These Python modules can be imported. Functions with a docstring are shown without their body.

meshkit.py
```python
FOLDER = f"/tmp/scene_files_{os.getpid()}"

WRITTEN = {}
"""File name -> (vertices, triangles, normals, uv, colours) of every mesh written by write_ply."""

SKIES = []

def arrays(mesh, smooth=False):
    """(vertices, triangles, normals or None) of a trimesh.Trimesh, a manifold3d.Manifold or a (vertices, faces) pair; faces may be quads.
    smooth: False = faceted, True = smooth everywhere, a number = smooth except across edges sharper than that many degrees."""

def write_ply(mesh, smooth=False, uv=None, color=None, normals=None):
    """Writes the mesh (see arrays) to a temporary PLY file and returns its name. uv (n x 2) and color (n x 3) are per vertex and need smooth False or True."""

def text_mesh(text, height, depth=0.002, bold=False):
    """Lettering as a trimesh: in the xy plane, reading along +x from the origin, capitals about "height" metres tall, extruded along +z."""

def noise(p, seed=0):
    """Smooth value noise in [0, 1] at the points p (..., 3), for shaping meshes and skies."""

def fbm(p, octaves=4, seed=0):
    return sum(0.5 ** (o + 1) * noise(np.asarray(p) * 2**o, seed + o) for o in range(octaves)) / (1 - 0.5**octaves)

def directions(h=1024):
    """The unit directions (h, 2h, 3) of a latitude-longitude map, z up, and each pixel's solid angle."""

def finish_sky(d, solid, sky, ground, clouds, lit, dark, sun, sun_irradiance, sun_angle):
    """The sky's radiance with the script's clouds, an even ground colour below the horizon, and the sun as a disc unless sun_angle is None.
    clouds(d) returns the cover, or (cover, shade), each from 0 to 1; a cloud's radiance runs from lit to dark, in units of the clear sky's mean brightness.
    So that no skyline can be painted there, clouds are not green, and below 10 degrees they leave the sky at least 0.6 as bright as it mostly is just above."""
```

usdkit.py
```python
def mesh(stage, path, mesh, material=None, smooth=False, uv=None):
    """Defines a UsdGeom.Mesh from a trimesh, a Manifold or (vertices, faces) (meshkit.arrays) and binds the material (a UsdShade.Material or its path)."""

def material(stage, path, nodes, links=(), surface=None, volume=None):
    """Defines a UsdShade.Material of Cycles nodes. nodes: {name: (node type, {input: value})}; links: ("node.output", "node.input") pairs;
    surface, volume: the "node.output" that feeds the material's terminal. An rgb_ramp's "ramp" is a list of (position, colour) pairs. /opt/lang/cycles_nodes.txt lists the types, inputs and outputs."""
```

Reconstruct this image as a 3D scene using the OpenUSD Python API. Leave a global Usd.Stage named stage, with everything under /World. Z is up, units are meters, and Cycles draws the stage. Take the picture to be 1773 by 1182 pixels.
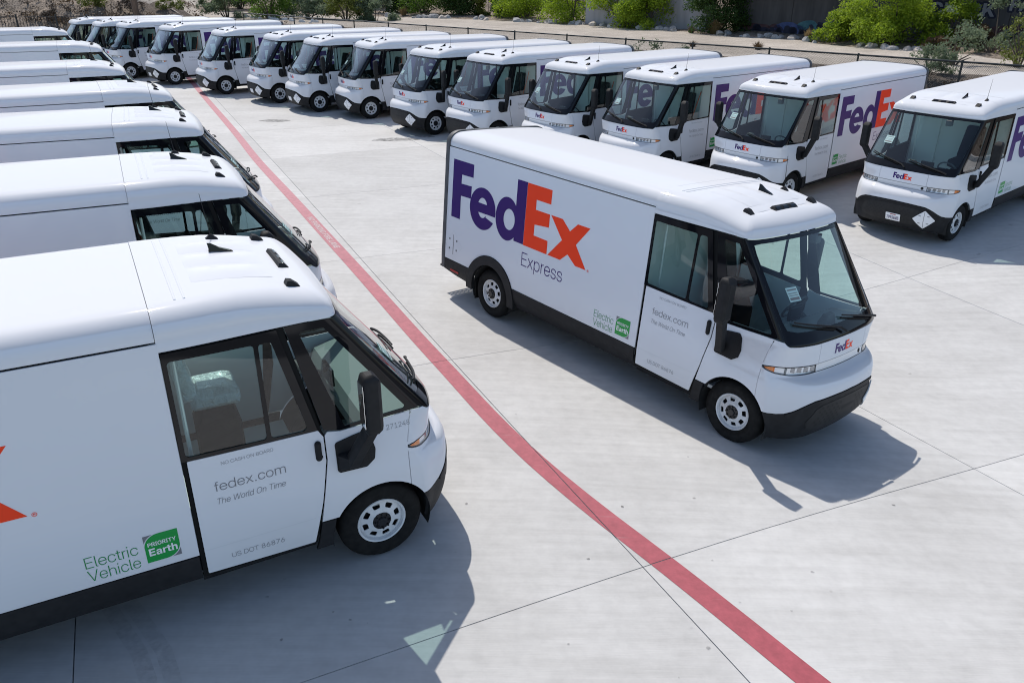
import math, random, glob
import numpy as np, trimesh, shapely, usdkit, meshkit
from shapely.geometry import Polygon, Point, LineString, MultiPolygon
from shapely import affinity
from scipy.interpolate import PchipInterpolator, RectBivariateSpline
from pxr import Usd, UsdGeom, UsdLux, UsdShade, Gf, Sdf, Vt

random.seed(7); rng = np.random.default_rng(11)
stage = Usd.Stage.CreateInMemory()
UsdGeom.SetStageUpAxis(stage, 'Z'); UsdGeom.SetStageMetersPerUnit(stage, 1.0)
UsdGeom.Xform.Define(stage, '/World')

# ------------------------------------------------------------------ camera, sky, sun, exposure
CAM_H, CAM_PITCH, CAM_ROLL, F_PX = 4.8657, 0.43890, 0.0053, 1342.3
SUN_AZ, SUN_EL = math.radians(-25.0), math.radians(54.5)
SUN_I, SKY_S, EXPOSURE = 0.88, 0.127, 0.10
cp, sp = math.cos(CAM_PITCH), math.sin(CAM_PITCH)
fwd = np.array([0, cp, -sp]); right = np.array([1.0, 0, 0]); up0 = np.cross(right, fwd)
r_ = right * math.cos(CAM_ROLL) + up0 * math.sin(CAM_ROLL); u_ = np.cross(r_, fwd)
camera = UsdGeom.Camera.Define(stage, '/World/camera')
M = np.eye(4); M[0, :3], M[1, :3], M[2, :3], M[3, :3] = r_, u_, -fwd, (0, 0, CAM_H)
camera.AddTransformOp().Set(Gf.Matrix4d(M.tolist()))
camera.CreateHorizontalApertureAttr(36.0); camera.CreateVerticalApertureAttr(24.0)
camera.CreateFocalLengthAttr(36.0 * F_PX / 1773.0)
camera.CreateClippingRangeAttr(Gf.Vec2f(0.1, 5000)); camera.CreateExposureAttr(EXPOSURE)
usdkit.material(stage, '/World/Looks/sky', {
    's': ('sky_texture', dict(sky_type='single_scattering', sun_disc=False, sun_elevation=SUN_EL, sun_rotation=SUN_AZ % (2 * math.pi), altitude=100.0, air_density=1.0, aerosol_density=1.2, ozone_density=1.0)),
    'b': ('background_shader', dict(strength=SKY_S))}, [('s.color', 'b.color')], surface='b.background')
dome = UsdLux.DomeLight.Define(stage, '/World/sky'); dome.CreateIntensityAttr(1.0)
UsdShade.MaterialBindingAPI.Apply(dome.GetPrim()).Bind(UsdShade.Material.Get(stage, '/World/Looks/sky'))
dome.GetPrim().SetCustomDataByKey('kind', 'structure')
dome.GetPrim().SetCustomDataByKey('label', 'clear blue daylight sky'); dome.GetPrim().SetCustomDataByKey('category', 'sky')
sun = UsdLux.DistantLight.Define(stage, '/World/sun')
sun.CreateNormalizeAttr(True); sun.CreateIntensityAttr(SUN_I); sun.CreateAngleAttr(0.53); sun.CreateColorAttr(Gf.Vec3f(1.0, 0.95, 0.88))
sd = np.array([math.sin(SUN_AZ) * math.cos(SUN_EL), math.cos(SUN_AZ) * math.cos(SUN_EL), math.sin(SUN_EL)])
sx = np.cross([0, 0, 1.0], sd); sx /= np.linalg.norm(sx); sy = np.cross(sd, sx)
M = np.eye(4); M[0, :3], M[1, :3], M[2, :3] = sx, sy, sd
sun.AddTransformOp().Set(Gf.Matrix4d(M.tolist()))

# ------------------------------------------------------------------ names and tags
used = {}
def numbered(path):
    n = used.get(path, 0); used[path] = n + 1
    return path if n == 0 else f'{path}_{n:03d}'
def tag(p, label=None, cat=None, group=None, kind=None):
    p = p.GetPrim() if hasattr(p, 'GetPrim') else p
    for k, v in (('label', label), ('category', cat), ('group', group), ('kind', kind)):
        if v: p.SetCustomDataByKey(k, v)
    return p
def empty(name, parent='/World', loc=None, rotz=None):
    x = UsdGeom.Xform.Define(stage, numbered(f'{parent}/{name}'))
    if loc is not None: x.AddTranslateOp().Set(Gf.Vec3d(*map(float, loc)))
    if rotz: x.AddRotateZOp().Set(math.degrees(rotz))
    return str(x.GetPath())
def define(path, V, F, N, mat):
    m = UsdGeom.Mesh.Define(stage, path)
    m.CreatePointsAttr(Vt.Vec3fArray.FromNumpy(np.ascontiguousarray(V, np.float32)))
    m.CreateFaceVertexCountsAttr(Vt.IntArray.FromNumpy(np.full(len(F), 3, np.int32)))
    m.CreateFaceVertexIndicesAttr(Vt.IntArray.FromNumpy(np.ascontiguousarray(F, np.int32).ravel()))
    m.CreateSubdivisionSchemeAttr('none')
    if N is not None:
        m.CreateNormalsAttr(Vt.Vec3fArray.FromNumpy(np.ascontiguousarray(N, np.float32))); m.SetNormalsInterpolation('vertex')
    UsdShade.MaterialBindingAPI.Apply(m.GetPrim()).Bind(LOOK[mat])
    return m
def obj(name, mesh, mat, parent='/World', smooth=30):
    """One Mesh prim named name under parent; mesh: trimesh or (V, F, N)."""
    path = numbered(f'{parent}/{name}')
    if isinstance(mesh, tuple) and len(mesh) == 3: V, F, N = mesh
    else: V, F, N = meshkit.arrays(mesh, smooth)
    define(path, V, F, N, mat)
    return path
def join(parts):
    Vs, Fs, Ns, n = [], [], [], 0
    for V, F, N in parts:
        Vs.append(V); Fs.append(np.asarray(F) + n); Ns.append(N); n += len(V)
    return np.vstack(Vs), np.vstack(Fs), np.vstack(Ns)
def flat(mesh, smooth=30):
    if smooth is not False: return meshkit.arrays(mesh, smooth)
    V, F = np.asarray(mesh.vertices), np.asarray(mesh.faces)
    return V[F].reshape(-1, 3), np.arange(len(F) * 3).reshape(-1, 3), np.repeat(mesh.face_normals, 3, 0)
def box(x0, x1, y0, y1, z0, z1, bevel=0.0):
    if bevel <= 0:
        m = trimesh.creation.box([x1 - x0, y1 - y0, z1 - z0]); m.apply_translation([(x0 + x1) / 2, (y0 + y1) / 2, (z0 + z1) / 2]); return m
    b = bevel; P = []
    for sx_ in (0, 1):
        for sy_ in (0, 1):
            for sz_ in (0, 1):
                c = np.array([x1 if sx_ else x0, y1 if sy_ else y0, z1 if sz_ else z0]); s = np.array([-1 if sx_ else 1, -1 if sy_ else 1, -1 if sz_ else 1])
                for k in range(3):
                    d = np.ones(3) * b * 0.3; d[k] = b; P.append(c + s * np.where(np.arange(3) == k, 0, b)); 
                P.append(c + s * b * 0.4)
    return trimesh.convex.convex_hull(np.array(P))
def tube(pts, r, n=10):
    pts = np.asarray(pts, float); V, F = [], []
    rr = np.broadcast_to(np.asarray(r, float), (len(pts),))
    for i, p in enumerate(pts):
        d = pts[min(i + 1, len(pts) - 1)] - pts[max(i - 1, 0)]; d = d / np.linalg.norm(d)
        a = np.cross(d, [0, 0, 1.0] if abs(d[2]) < .9 else [1.0, 0, 0]); a /= np.linalg.norm(a); b = np.cross(d, a)
        for k in range(n):
            t = 2 * math.pi * k / n; V.append(p + rr[i] * (math.cos(t) * a + math.sin(t) * b))
    for i in range(len(pts) - 1):
        for k in range(n):
            q0, q1, q2, q3 = i * n + k, i * n + (k + 1) % n, (i + 1) * n + (k + 1) % n, (i + 1) * n + k
            F += [(q0, q2, q1), (q0, q3, q2)]
    c0, c1 = len(V), len(V) + 1; V += [pts[0], pts[-1]]
    for k in range(n):
        F.append((c0, k, (k + 1) % n)); o = (len(pts) - 1) * n; F.append((c1, o + (k + 1) % n, o + k))
    m = trimesh.Trimesh(np.array(V), np.array(F), process=False); m.fix_normals(); return m
def revolve(profile, axis='y', n=48):
    """profile: (radius, along) list, revolved about axis y."""
    pr = np.array(profile, float); V, F, k = [], [], len(pr)
    for i in range(n):
        t = 2 * math.pi * i / n
        V += [(r * math.cos(t), h, r * math.sin(t)) for r, h in pr]
    for i in range(n):
        j = (i + 1) % n
        for q in range(k - 1):
            a, b, c, d = i * k + q, i * k + q + 1, j * k + q + 1, j * k + q; F += [(a, b, c), (a, c, d)]
    m = trimesh.Trimesh(np.array(V), np.array(F), process=False); m.fix_normals(); return m

# ------------------------------------------------------------------ materials
LOOK = {}
def look(name, nodes, links=(), surface='p.BSDF', volume=None):
    LOOK[name] = usdkit.material(stage, f'/World/Looks/{name}', nodes, links, surface=surface, volume=volume); return name
def plain(name, color, rough=0.5, **k):
    return look(name, {'p': ('principled_bsdf', dict(base_color=color, roughness=rough, **k))})
def noisy(name, c0, c1, scale, rough=0.6, bump=0.0, bscale=None, detail=6, coat=0.0, stretch=(1, 1, 1), lo=.35, hi=.65, obj_space=False, **k):
    src = ('texture_coordinate', {}) if obj_space else ('geometry', {})
    out = 'g.object' if obj_space else 'g.position'
    nodes = {'g': src, 'm': ('mapping', dict(scale=stretch)), 'n': ('noise_texture', dict(scale=scale, detail=detail, roughness=.6)),
             'r': ('rgb_ramp', dict(ramp=[(lo, c0), (hi, c1)])), 'p': ('principled_bsdf', dict(roughness=rough, coat_weight=coat, **k))}
    links = [(out, 'm.vector'), ('m.vector', 'n.vector'), ('n.fac', 'r.fac'), ('r.color', 'p.base_color')]
    if bump:
        nodes['n2'] = ('noise_texture', dict(scale=bscale or scale * 4, detail=5)); nodes['b'] = ('bump', dict(strength=bump, distance=.02))
        links += [('m.vector', 'n2.vector'), ('n2.fac', 'b.height'), ('b.normal', 'p.normal')]
    return look(name, nodes, links)

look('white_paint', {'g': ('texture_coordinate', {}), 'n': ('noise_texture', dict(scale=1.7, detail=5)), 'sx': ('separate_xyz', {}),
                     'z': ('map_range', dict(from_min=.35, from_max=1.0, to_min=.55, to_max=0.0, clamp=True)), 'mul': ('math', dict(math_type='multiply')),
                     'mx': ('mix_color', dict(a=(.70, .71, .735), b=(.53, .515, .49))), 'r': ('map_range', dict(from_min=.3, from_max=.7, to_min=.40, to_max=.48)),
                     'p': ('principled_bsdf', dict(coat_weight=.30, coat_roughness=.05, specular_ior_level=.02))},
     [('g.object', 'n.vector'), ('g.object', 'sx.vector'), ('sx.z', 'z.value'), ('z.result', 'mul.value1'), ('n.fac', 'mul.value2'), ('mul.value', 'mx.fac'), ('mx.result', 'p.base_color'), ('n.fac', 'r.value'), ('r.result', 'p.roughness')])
noisy('black_plastic', (.010, .010, .011), (.017, .017, .018), 9, rough=.6, specular_ior_level=.25, bump=.15, bscale=220, obj_space=True)
noisy('grille_grey', (.013, .013, .013), (.022, .021, .021), 9, rough=.6, obj_space=True, specular_ior_level=.3)
plain('gloss_black', (.004, .004, .005), .05, specular_ior_level=.35)
noisy('grey_trim', (.055, .056, .058), (.075, .076, .078), 6, rough=.5, obj_space=True)
plain('rubber', (.006, .006, .006), .7, specular_ior_level=.2)
noisy('tyre_rubber', (.006, .006, .006), (.013, .0125, .012), 14, rough=.8, bump=.2, bscale=60, obj_space=True, specular_ior_level=.2)
noisy('rim_steel', (.60, .61, .62), (.70, .71, .72), 8, rough=.35, coat=.3, obj_space=True)
plain('rim_dark', (.004, .004, .004), .7)
plain('hub_black', (.012, .012, .013), .28)
def glassy(name, tint, ior=.06):
    look(name, {'t': ('transparent_bsdf', dict(color=tint)), 'g': ('glossy_bsdf', dict(color=(1, 1, 1), roughness=.012)), 'l': ('layer_weight', dict(blend=.5)), 'w': ('math', dict(math_type='power', value2=3.45)),
                'f': ('math', dict(math_type='multiply_add', value2=.92, value3=ior)), 'x': ('mix_closure', {})},
         [('l.facing', 'w.value1'), ('w.value', 'f.value1'), ('f.value', 'x.fac'), ('t.BSDF', 'x.closure1'), ('g.BSDF', 'x.closure2')], surface='x.closure')
glassy('tinted_glass', (.68, .83, .80), .065); glassy('lens_glass', (.95, .96, .97), .05)
plain('purple_print', (.034, .007, .115), .4, specular_ior_level=.3)
plain('orange_print', (.90, .050, .008), .4, specular_ior_level=.3)
plain('grey_print', (.17, .17, .185), .35)
plain('green_print', (.010, .21, .055), .3)
plain('badge_green', (.006, .27, .045), .3)
plain('white_print', (.80, .80, .80), .35)
plain('sticker_teal', (.45, .66, .64), .4)
plain('amber', (.85, .22, .02), .2, coat_weight=.5)
plain('red_reflector', (.35, .01, .01), .2)
plain('silver', (.80, .81, .83), .25, metallic=.35)
plain('chrome_bar', (.66, .67, .68), .25, coat_weight=.5)
plain('lamp_dark', (.30, .31, .33), .2, metallic=.7)
plain('clip_dark', (.06, .06, .065), .4)
plain('mirror_glass', (.8, .82, .84), .02, metallic=1.0)
noisy('cab_dark', (.05, .052, .055), (.085, .088, .092), 12, rough=.6, obj_space=True)
plain('dash_grey', (.18, .195, .20), .6)
plain('cab_grey', (.66, .68, .69), .5)
plain('cab_light', (.66, .68, .69), .5)
plain('seat_fabric', (.012, .012, .014), .9, specular_ior_level=.2)
look('foil', {'g': ('texture_coordinate', {}), 'n': ('noise_texture', dict(scale=11, detail=5, distortion=2.2)), 'b': ('bump', dict(strength=1.0, distance=.05)),
              'p': ('principled_bsdf', dict(base_color=(.90, .93, .94), roughness=.22, metallic=.25, coat_weight=.6))},
     [('g.object', 'n.vector'), ('n.fac', 'b.height'), ('b.normal', 'p.normal')])
plain('belt_orange', (.75, .10, .02), .5)
plain('underbody', (.012, .012, .012), .8)
# concrete: broom streaks run across the slabs
look('concrete', {'g': ('geometry', {}), 'o': ('object_info', {}),
    'm': ('mapping', dict(rotation=(0, 0, -0.449), scale=(.55, 7.0, 1))), 'n': ('noise_texture', dict(scale=1.2, detail=10, roughness=.66)),
    'n2': ('noise_texture', dict(scale=.55, detail=6, roughness=.6)), 'n3': ('noise_texture', dict(scale=6.5, detail=8, roughness=.7)), 'n4': ('noise_texture', dict(scale=2.3, detail=3)),
    'r': ('rgb_ramp', dict(ramp=[(.24, (.492, .483, .467)), (.5, (.552, .544, .529)), (.76, (.606, .598, .583))])),
    'r2': ('rgb_ramp', dict(ramp=[(.30, (.90, .895, .885)), (.60, (1.03, 1.03, 1.025))])),
    'r3': ('rgb_ramp', dict(ramp=[(.3, (.92, .92, .92)), (.6, (1.03, 1.03, 1.03))])),
    'r4': ('rgb_ramp', dict(ramp=[(.735, (1, 1, 1)), (.76, (.72, .71, .70))])),
    'v': ('map_range', dict(from_min=0, from_max=1, to_min=.93, to_max=1.05)),
    'a': ('mix', dict(mix_type='multiply', fac=1.0)), 'b': ('mix', dict(mix_type='multiply', fac=1.0)), 'c': ('mix', dict(mix_type='multiply', fac=1.0)), 'd': ('mix', dict(mix_type='multiply', fac=1.0)),
    'bp': ('bump', dict(strength=.16, distance=.010)), 'm2': ('mapping', dict(rotation=(0, 0, -0.449), scale=(3, 160.0, 1))), 'nb': ('noise_texture', dict(scale=1.0, detail=4)),
    'p': ('principled_bsdf', dict(roughness=.82, specular_ior_level=.3))},
    [('g.position', 'm.vector'), ('m.vector', 'n.vector'), ('g.position', 'n2.vector'), ('g.position', 'n3.vector'), ('g.position', 'n4.vector'), ('n.fac', 'r.fac'), ('n2.fac', 'r2.fac'), ('n3.fac', 'r3.fac'), ('n4.fac', 'r4.fac'),
     ('r.color', 'a.color1'), ('r2.color', 'a.color2'), ('a.color', 'b.color1'), ('r3.color', 'b.color2'), ('b.color', 'c.color1'), ('o.random', 'v.value'), ('v.result', 'c.color2'), ('c.color', 'd.color1'), ('r4.color', 'd.color2'), ('d.color', 'p.base_color'),
     ('g.position', 'm2.vector'), ('m2.vector', 'nb.vector'), ('nb.fac', 'bp.height'), ('bp.normal', 'p.normal')])
noisy('joint_filler', (.10, .10, .097), (.17, .168, .16), 5, rough=.9)
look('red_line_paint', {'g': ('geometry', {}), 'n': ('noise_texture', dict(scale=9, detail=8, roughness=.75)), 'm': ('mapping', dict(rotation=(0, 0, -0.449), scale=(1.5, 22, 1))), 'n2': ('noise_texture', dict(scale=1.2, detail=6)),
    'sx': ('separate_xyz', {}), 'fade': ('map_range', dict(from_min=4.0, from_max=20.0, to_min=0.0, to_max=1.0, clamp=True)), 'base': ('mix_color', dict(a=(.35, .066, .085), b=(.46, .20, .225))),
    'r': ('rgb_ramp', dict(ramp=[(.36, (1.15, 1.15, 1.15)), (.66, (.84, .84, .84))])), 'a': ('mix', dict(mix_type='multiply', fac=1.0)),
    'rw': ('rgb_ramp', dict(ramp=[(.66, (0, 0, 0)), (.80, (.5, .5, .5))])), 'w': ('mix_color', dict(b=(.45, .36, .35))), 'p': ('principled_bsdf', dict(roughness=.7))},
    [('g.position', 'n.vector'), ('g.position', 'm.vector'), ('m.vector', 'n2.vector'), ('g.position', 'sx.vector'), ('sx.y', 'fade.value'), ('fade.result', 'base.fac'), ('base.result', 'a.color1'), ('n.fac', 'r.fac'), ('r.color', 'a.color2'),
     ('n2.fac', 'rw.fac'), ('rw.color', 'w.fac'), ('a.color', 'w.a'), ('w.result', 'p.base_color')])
plain('stencil_white', (.56, .46, .46), .75)

# ------------------------------------------------------------------ lettering
FONT = glob.glob('/opt/blender-*/*/datafiles/fonts/Inter.woff2')[0]
def text_shape(text, height, weight=300, opsz=32, px=120, shear=0.0, width=None):
    """Shapely outline of a line of text, capitals about height tall, baseline at 0, starting at x = 0."""
    from PIL import Image, ImageDraw, ImageFont
    f = ImageFont.truetype(FONT, px); f.set_variation_by_axes([opsz, weight])
    x0, y0, x1, y1 = f.getbbox(text, anchor='ls')
    im = Image.new('L', (x1 - x0 + 8, y1 - y0 + 8)); ImageDraw.Draw(im).text((4 - x0, 4 - y0), text, 255, font=f, anchor='ls')
    on = np.pad(np.asarray(im) > 127, ((0, 0), (1, 1))).astype(np.int8)
    rows, starts = np.nonzero(np.diff(on, axis=1) == 1); ends = np.nonzero(np.diff(on, axis=1) == -1)[1]
    s = shapely.union_all(shapely.box(starts, -rows - 1, ends, -rows)).buffer(.6).buffer(-.6).simplify(.6)
    k = height / (px * .727)
    s = affinity.affine_transform(s, [k, 0, 0, k, -4 * k, (4 - y0) * k])
    if width: s = affinity.scale(s, width / (s.bounds[2] - s.bounds[0]), 1, origin=(0, 0))
    if shear: s = affinity.affine_transform(s, [1, shear, 0, 1, 0, 0])
    return affinity.translate(s, -s.bounds[0], 0)
def ring(cx, cz, rx, rz, n=40): return Polygon([(cx + rx * math.cos(2 * math.pi * k / n), cz + rz * math.sin(2 * math.pi * k / n)) for k in range(n)])
def logo_shapes():
    """The five big letters of the side lettering: (purple, orange) outlines; origin at the first letter's foot."""
    P = lambda *q: Polygon([(x + 5.75, z - 1.402) for x, z in q])
    F = P((-5.75, 1.404), (-5.745, 2.341), (-5.211, 2.341), (-5.208, 2.137), (-5.51, 2.13), (-5.513, 1.985), (-5.238, 1.995), (-5.247, 1.80), (-5.512, 1.79), (-5.51, 1.404))
    T = lambda s: affinity.translate(s, 5.75, -1.402)
    e = ring(-4.937, 1.707, .327, .330).difference(ring(-4.935, 1.72, .118, .155))
    e = e.union(Polygon([(-5.10, 1.64), (-5.10, 1.79), (-4.64, 1.79), (-4.62, 1.645)]))
    e = e.difference(Polygon([(-4.845, 1.645), (-4.55, 1.645), (-4.55, 1.52), (-4.845, 1.59)]))
    e = e.difference(ring(-4.937, 1.72, .122, .16).intersection(Polygon([(-5.1, 1.79), (-4.7, 1.79), (-4.7, 2), (-5.1, 2)])))
    d = ring(-4.33, 1.697, .272, .332).difference(ring(-4.278, 1.70, .130, .160)).union(Polygon([(-4.142, 1.407), (-4.144, 2.334), (-3.922, 2.334), (-3.922, 1.407)]))
    d = d.difference(Polygon([(-4.142, 1.30), (-4.142, 1.46), (-4.19, 1.30)]))
    E_ = P((-3.915, 1.407), (-3.915, 2.331), (-3.395, 2.331), (-3.394, 2.13), (-3.705, 2.123), (-3.702, 1.988), (-3.395, 1.974), (-3.40, 1.796), (-3.705, 1.765), (-3.697, 1.606), (-3.398, 1.592), (-3.392, 1.400))
    E_ = P((-3.918, 1.402), (-3.918, 2.331), (-3.395, 2.331), (-3.395, 2.128), (-3.703, 2.128), (-3.703, 1.984), (-3.397, 1.984), (-3.397, 1.796), (-3.703, 1.765), (-3.70, 1.604), (-3.396, 1.600), (-3.392, 1.402))
    x = P((-3.373, 1.985), (-3.132, 1.985), (-2.968, 1.852), (-2.829, 1.985), (-2.588, 1.985), (-2.826, 1.696), (-2.590, 1.402), (-2.80, 1.402), (-2.968, 1.520), (-3.108, 1.402), (-3.375, 1.402), (-3.108, 1.690))
    return shapely.union_all([F, T(e), T(d)]), shapely.union_all([E_, x])
LOGO_P, LOGO_O = logo_shapes()

# ------------------------------------------------------------------ ground height
def ground_z(x, y):
    u = .72 * x + .69 * y; v = -.69 * x + .72 * y
    return -.4714 * np.exp(-((u - 12.057) / 4.993) ** 2) * np.exp(-np.clip((v - 3) / 8, 0, None) ** 2)

# ------------------------------------------------------------------ patches: 2-D outlines laid on a curved surface
def patch(poly, surf, gx, gz, off=0.0, th=0.012, both=True):
    """A panel: the outline poly (in the surface's own coordinates), cut along the grid lines gx, gz, mapped by surf(a, b) -> points, normals; th thick."""
    if not poly.is_valid: poly = poly.buffer(0)
    xs = np.unique(np.concatenate([[poly.bounds[0] - 1e-3], [g for g in gx if poly.bounds[0] < g < poly.bounds[2]], [poly.bounds[2] + 1e-3]]))
    zs = np.unique(np.concatenate([[poly.bounds[1] - 1e-3], [g for g in gz if poly.bounds[1] < g < poly.bounds[3]], [poly.bounds[3] + 1e-3]]))
    shapely.prepare(poly)
    bx = shapely.box(xs[:-1, None], zs[None, :-1], xs[1:, None], zs[None, 1:]).ravel()
    bx = bx[shapely.intersects(poly, bx)]
    full = shapely.contains(poly, bx)
    V2, F, idx = [], [], {}
    def vid(p):
        k = (round(p[0], 5), round(p[1], 5))
        if k not in idx: idx[k] = len(V2); V2.append(k)
        return idx[k]
    for b in bx[full]:
        x0, z0, x1, z1 = b.bounds
        a, bb, c, d = vid((x0, z0)), vid((x1, z0)), vid((x1, z1)), vid((x0, z1)); F += [(a, bb, c), (a, c, d)]
    for q in shapely.intersection(poly, bx[~full]):
        for g in getattr(q, 'geoms', [q]):
            if g.geom_type != 'Polygon' or g.area < 1e-9: continue
            v, f = trimesh.creation.triangulate_polygon(g, engine='earcut')
            ids = [vid(p) for p in v]
            for t in f:
                t = [ids[i] for i in t]
                if len(set(t)) == 3: F.append(tuple(t))
    V2 = np.array(V2); F = np.array(F)
    A, B, Cc = V2[F[:, 0]], V2[F[:, 1]], V2[F[:, 2]]
    area = (B[:, 0] - A[:, 0]) * (Cc[:, 1] - A[:, 1]) - (B[:, 1] - A[:, 1]) * (Cc[:, 0] - A[:, 0])
    F[area < 0] = F[area < 0][:, ::-1]
    P, N = surf(V2[:, 0], V2[:, 1])
    P = P + N * off
    tri = np.cross(P[F[:, 1]] - P[F[:, 0]], P[F[:, 2]] - P[F[:, 0]])
    if (tri * N[F[:, 0]]).sum() < 0: F = F[:, ::-1]
    Vs, Fs, Ns = [P], [F], [N]; n = len(P)
    if th > 0:
        Q = P - N * th
        e = np.vstack([F[:, [0, 1]], F[:, [1, 2]], F[:, [2, 0]]]); key = np.sort(e, 1); _, inv, cnt = np.unique(key, axis=0, return_inverse=True, return_counts=True)
        be = e[cnt[inv.ravel()] == 1]
        if both:
            Vs.append(Q); Fs.append(F[:, ::-1] + n); Ns.append(-N); n += len(Q)
        a, b = be[:, 0], be[:, 1]; m = len(be)
        nn = np.cross(P[b] - P[a], N[a]); nn /= np.maximum(np.linalg.norm(nn, axis=1, keepdims=True), 1e-9)
        Vs += [P[a], P[b], Q[b], Q[a]]; Ns += [nn] * 4
        i = np.arange(m) + n
        Fs += [np.stack([i, i + 2 * m, i + m], 1), np.stack([i, i + 3 * m, i + 2 * m], 1)]
    return np.vstack(Vs), np.vstack(Fs), np.vstack(Ns)

# ------------------------------------------------------------------ the van's skin: a = distance along a level slice from the nose, z = height
TAB = np.array([  # z, x at the nose, x at y .52, x at y .80, corner x, corner y, flank x, flank y
    (.20, .70, .67, .58, .47, .93, .38, .985), (.35, .82, .79, .68, .52, .94, .39, 1.02), (.50, .875, .835, .72, .555, .945, .40, 1.045), (.62, .885, .845, .725, .56, .95, .40, 1.053),
    (.80, .880, .835, .72, .55, .95, .39, 1.055), (.90, .872, .825, .71, .54, .95, .375, 1.055), (.96, .850, .805, .69, .52, .95, .36, 1.05), (1.00, .812, .77, .66, .50, .95, .345, 1.045),
    (1.05, .725, .69, .59, .46, .95, .32, 1.04), (1.08, .692, .665, .57, .455, .95, .305, 1.035), (1.14, .680, .655, .565, .455, .95, .30, 1.028), (1.20, .68, .655, .57, .465, .955, .30, 1.02),
    (1.30, .675, .65, .575, .48, .955, .32, 1.005), (1.42, .66, .64, .585, .505, .955, .40, .985)])
TAB = np.vstack([TAB, [(z, *(TAB[-1, 1:] + (np.array([-.155, -.175, -.205, -.245, .925, -.31, .955]) - TAB[-1, 1:]) * (z - 1.42) / 1.03)) for z in (1.44, 1.7, 1.95, 2.2, 2.45, 2.64)]])
_t = PchipInterpolator(TAB[:, 0], TAB[:, 1:])
def flank_x(z): return _t(np.clip(z, .2, 2.64))[..., 5]
def w_base(z): return np.interp(z, [.2, .45, .65, 2.5, 2.7], [1.03, 1.05, 1.06, 1.03, 1.025])
def half_width(x, z):
    x, z = np.asarray(x, float), np.asarray(z, float)
    k = _t(np.clip(z, .2, 2.64)); xs_, ws_ = k[..., 5], k[..., 6]
    t = np.clip((x + 1.6) / (xs_ + 1.6), 0, 1.15)
    return w_base(z) + (ws_ - w_base(z)) * (t * t * (3 - 2 * t))
KN = np.array([0, .52, .80, 1.0, 1.2, 1.5, 1.9])
def _tables():
    zz = np.linspace(.2, 2.64, 245); aa = np.linspace(0, 1.9, 191); X, Y = np.zeros((245, 191)), np.zeros((245, 191))
    for i, z in enumerate(zz):
        k = _t(z); xk = [k[0], k[1], k[2], k[3], k[5], k[5] - .3, k[5] - .7]; yk = [0, .52, .80, k[4], k[6], float(half_width(k[5] - .3, z)), float(half_width(k[5] - .7, z))]
        X[i] = PchipInterpolator(np.r_[-KN[:0:-1], KN], np.r_[xk[:0:-1], xk])(aa)
        Y[i] = PchipInterpolator(np.r_[-KN[:0:-1], KN], np.r_[-np.array(yk[:0:-1]), yk])(aa)
    return zz, aa, X, Y
_zz, _aa, _X, _Y = _tables()
_SX, _SY = RectBivariateSpline(_zz, _aa, _X, kx=2, ky=3), RectBivariateSpline(_zz, _aa, _Y, kx=2, ky=3)
def front_point(a, z):
    a, z = np.asarray(a, float), np.asarray(z, float); b = np.abs(a); bb = np.minimum(b, 1.9)
    x, y = _SX.ev(z, bb), _SY.ev(z, bb)
    far = b > 1.2; xf = flank_x(z) - (b - 1.2)
    x = np.where(far, xf, x); y = np.where(far, half_width(xf, z), y)
    return np.stack([x, np.sign(a) * y, z], -1)
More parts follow.
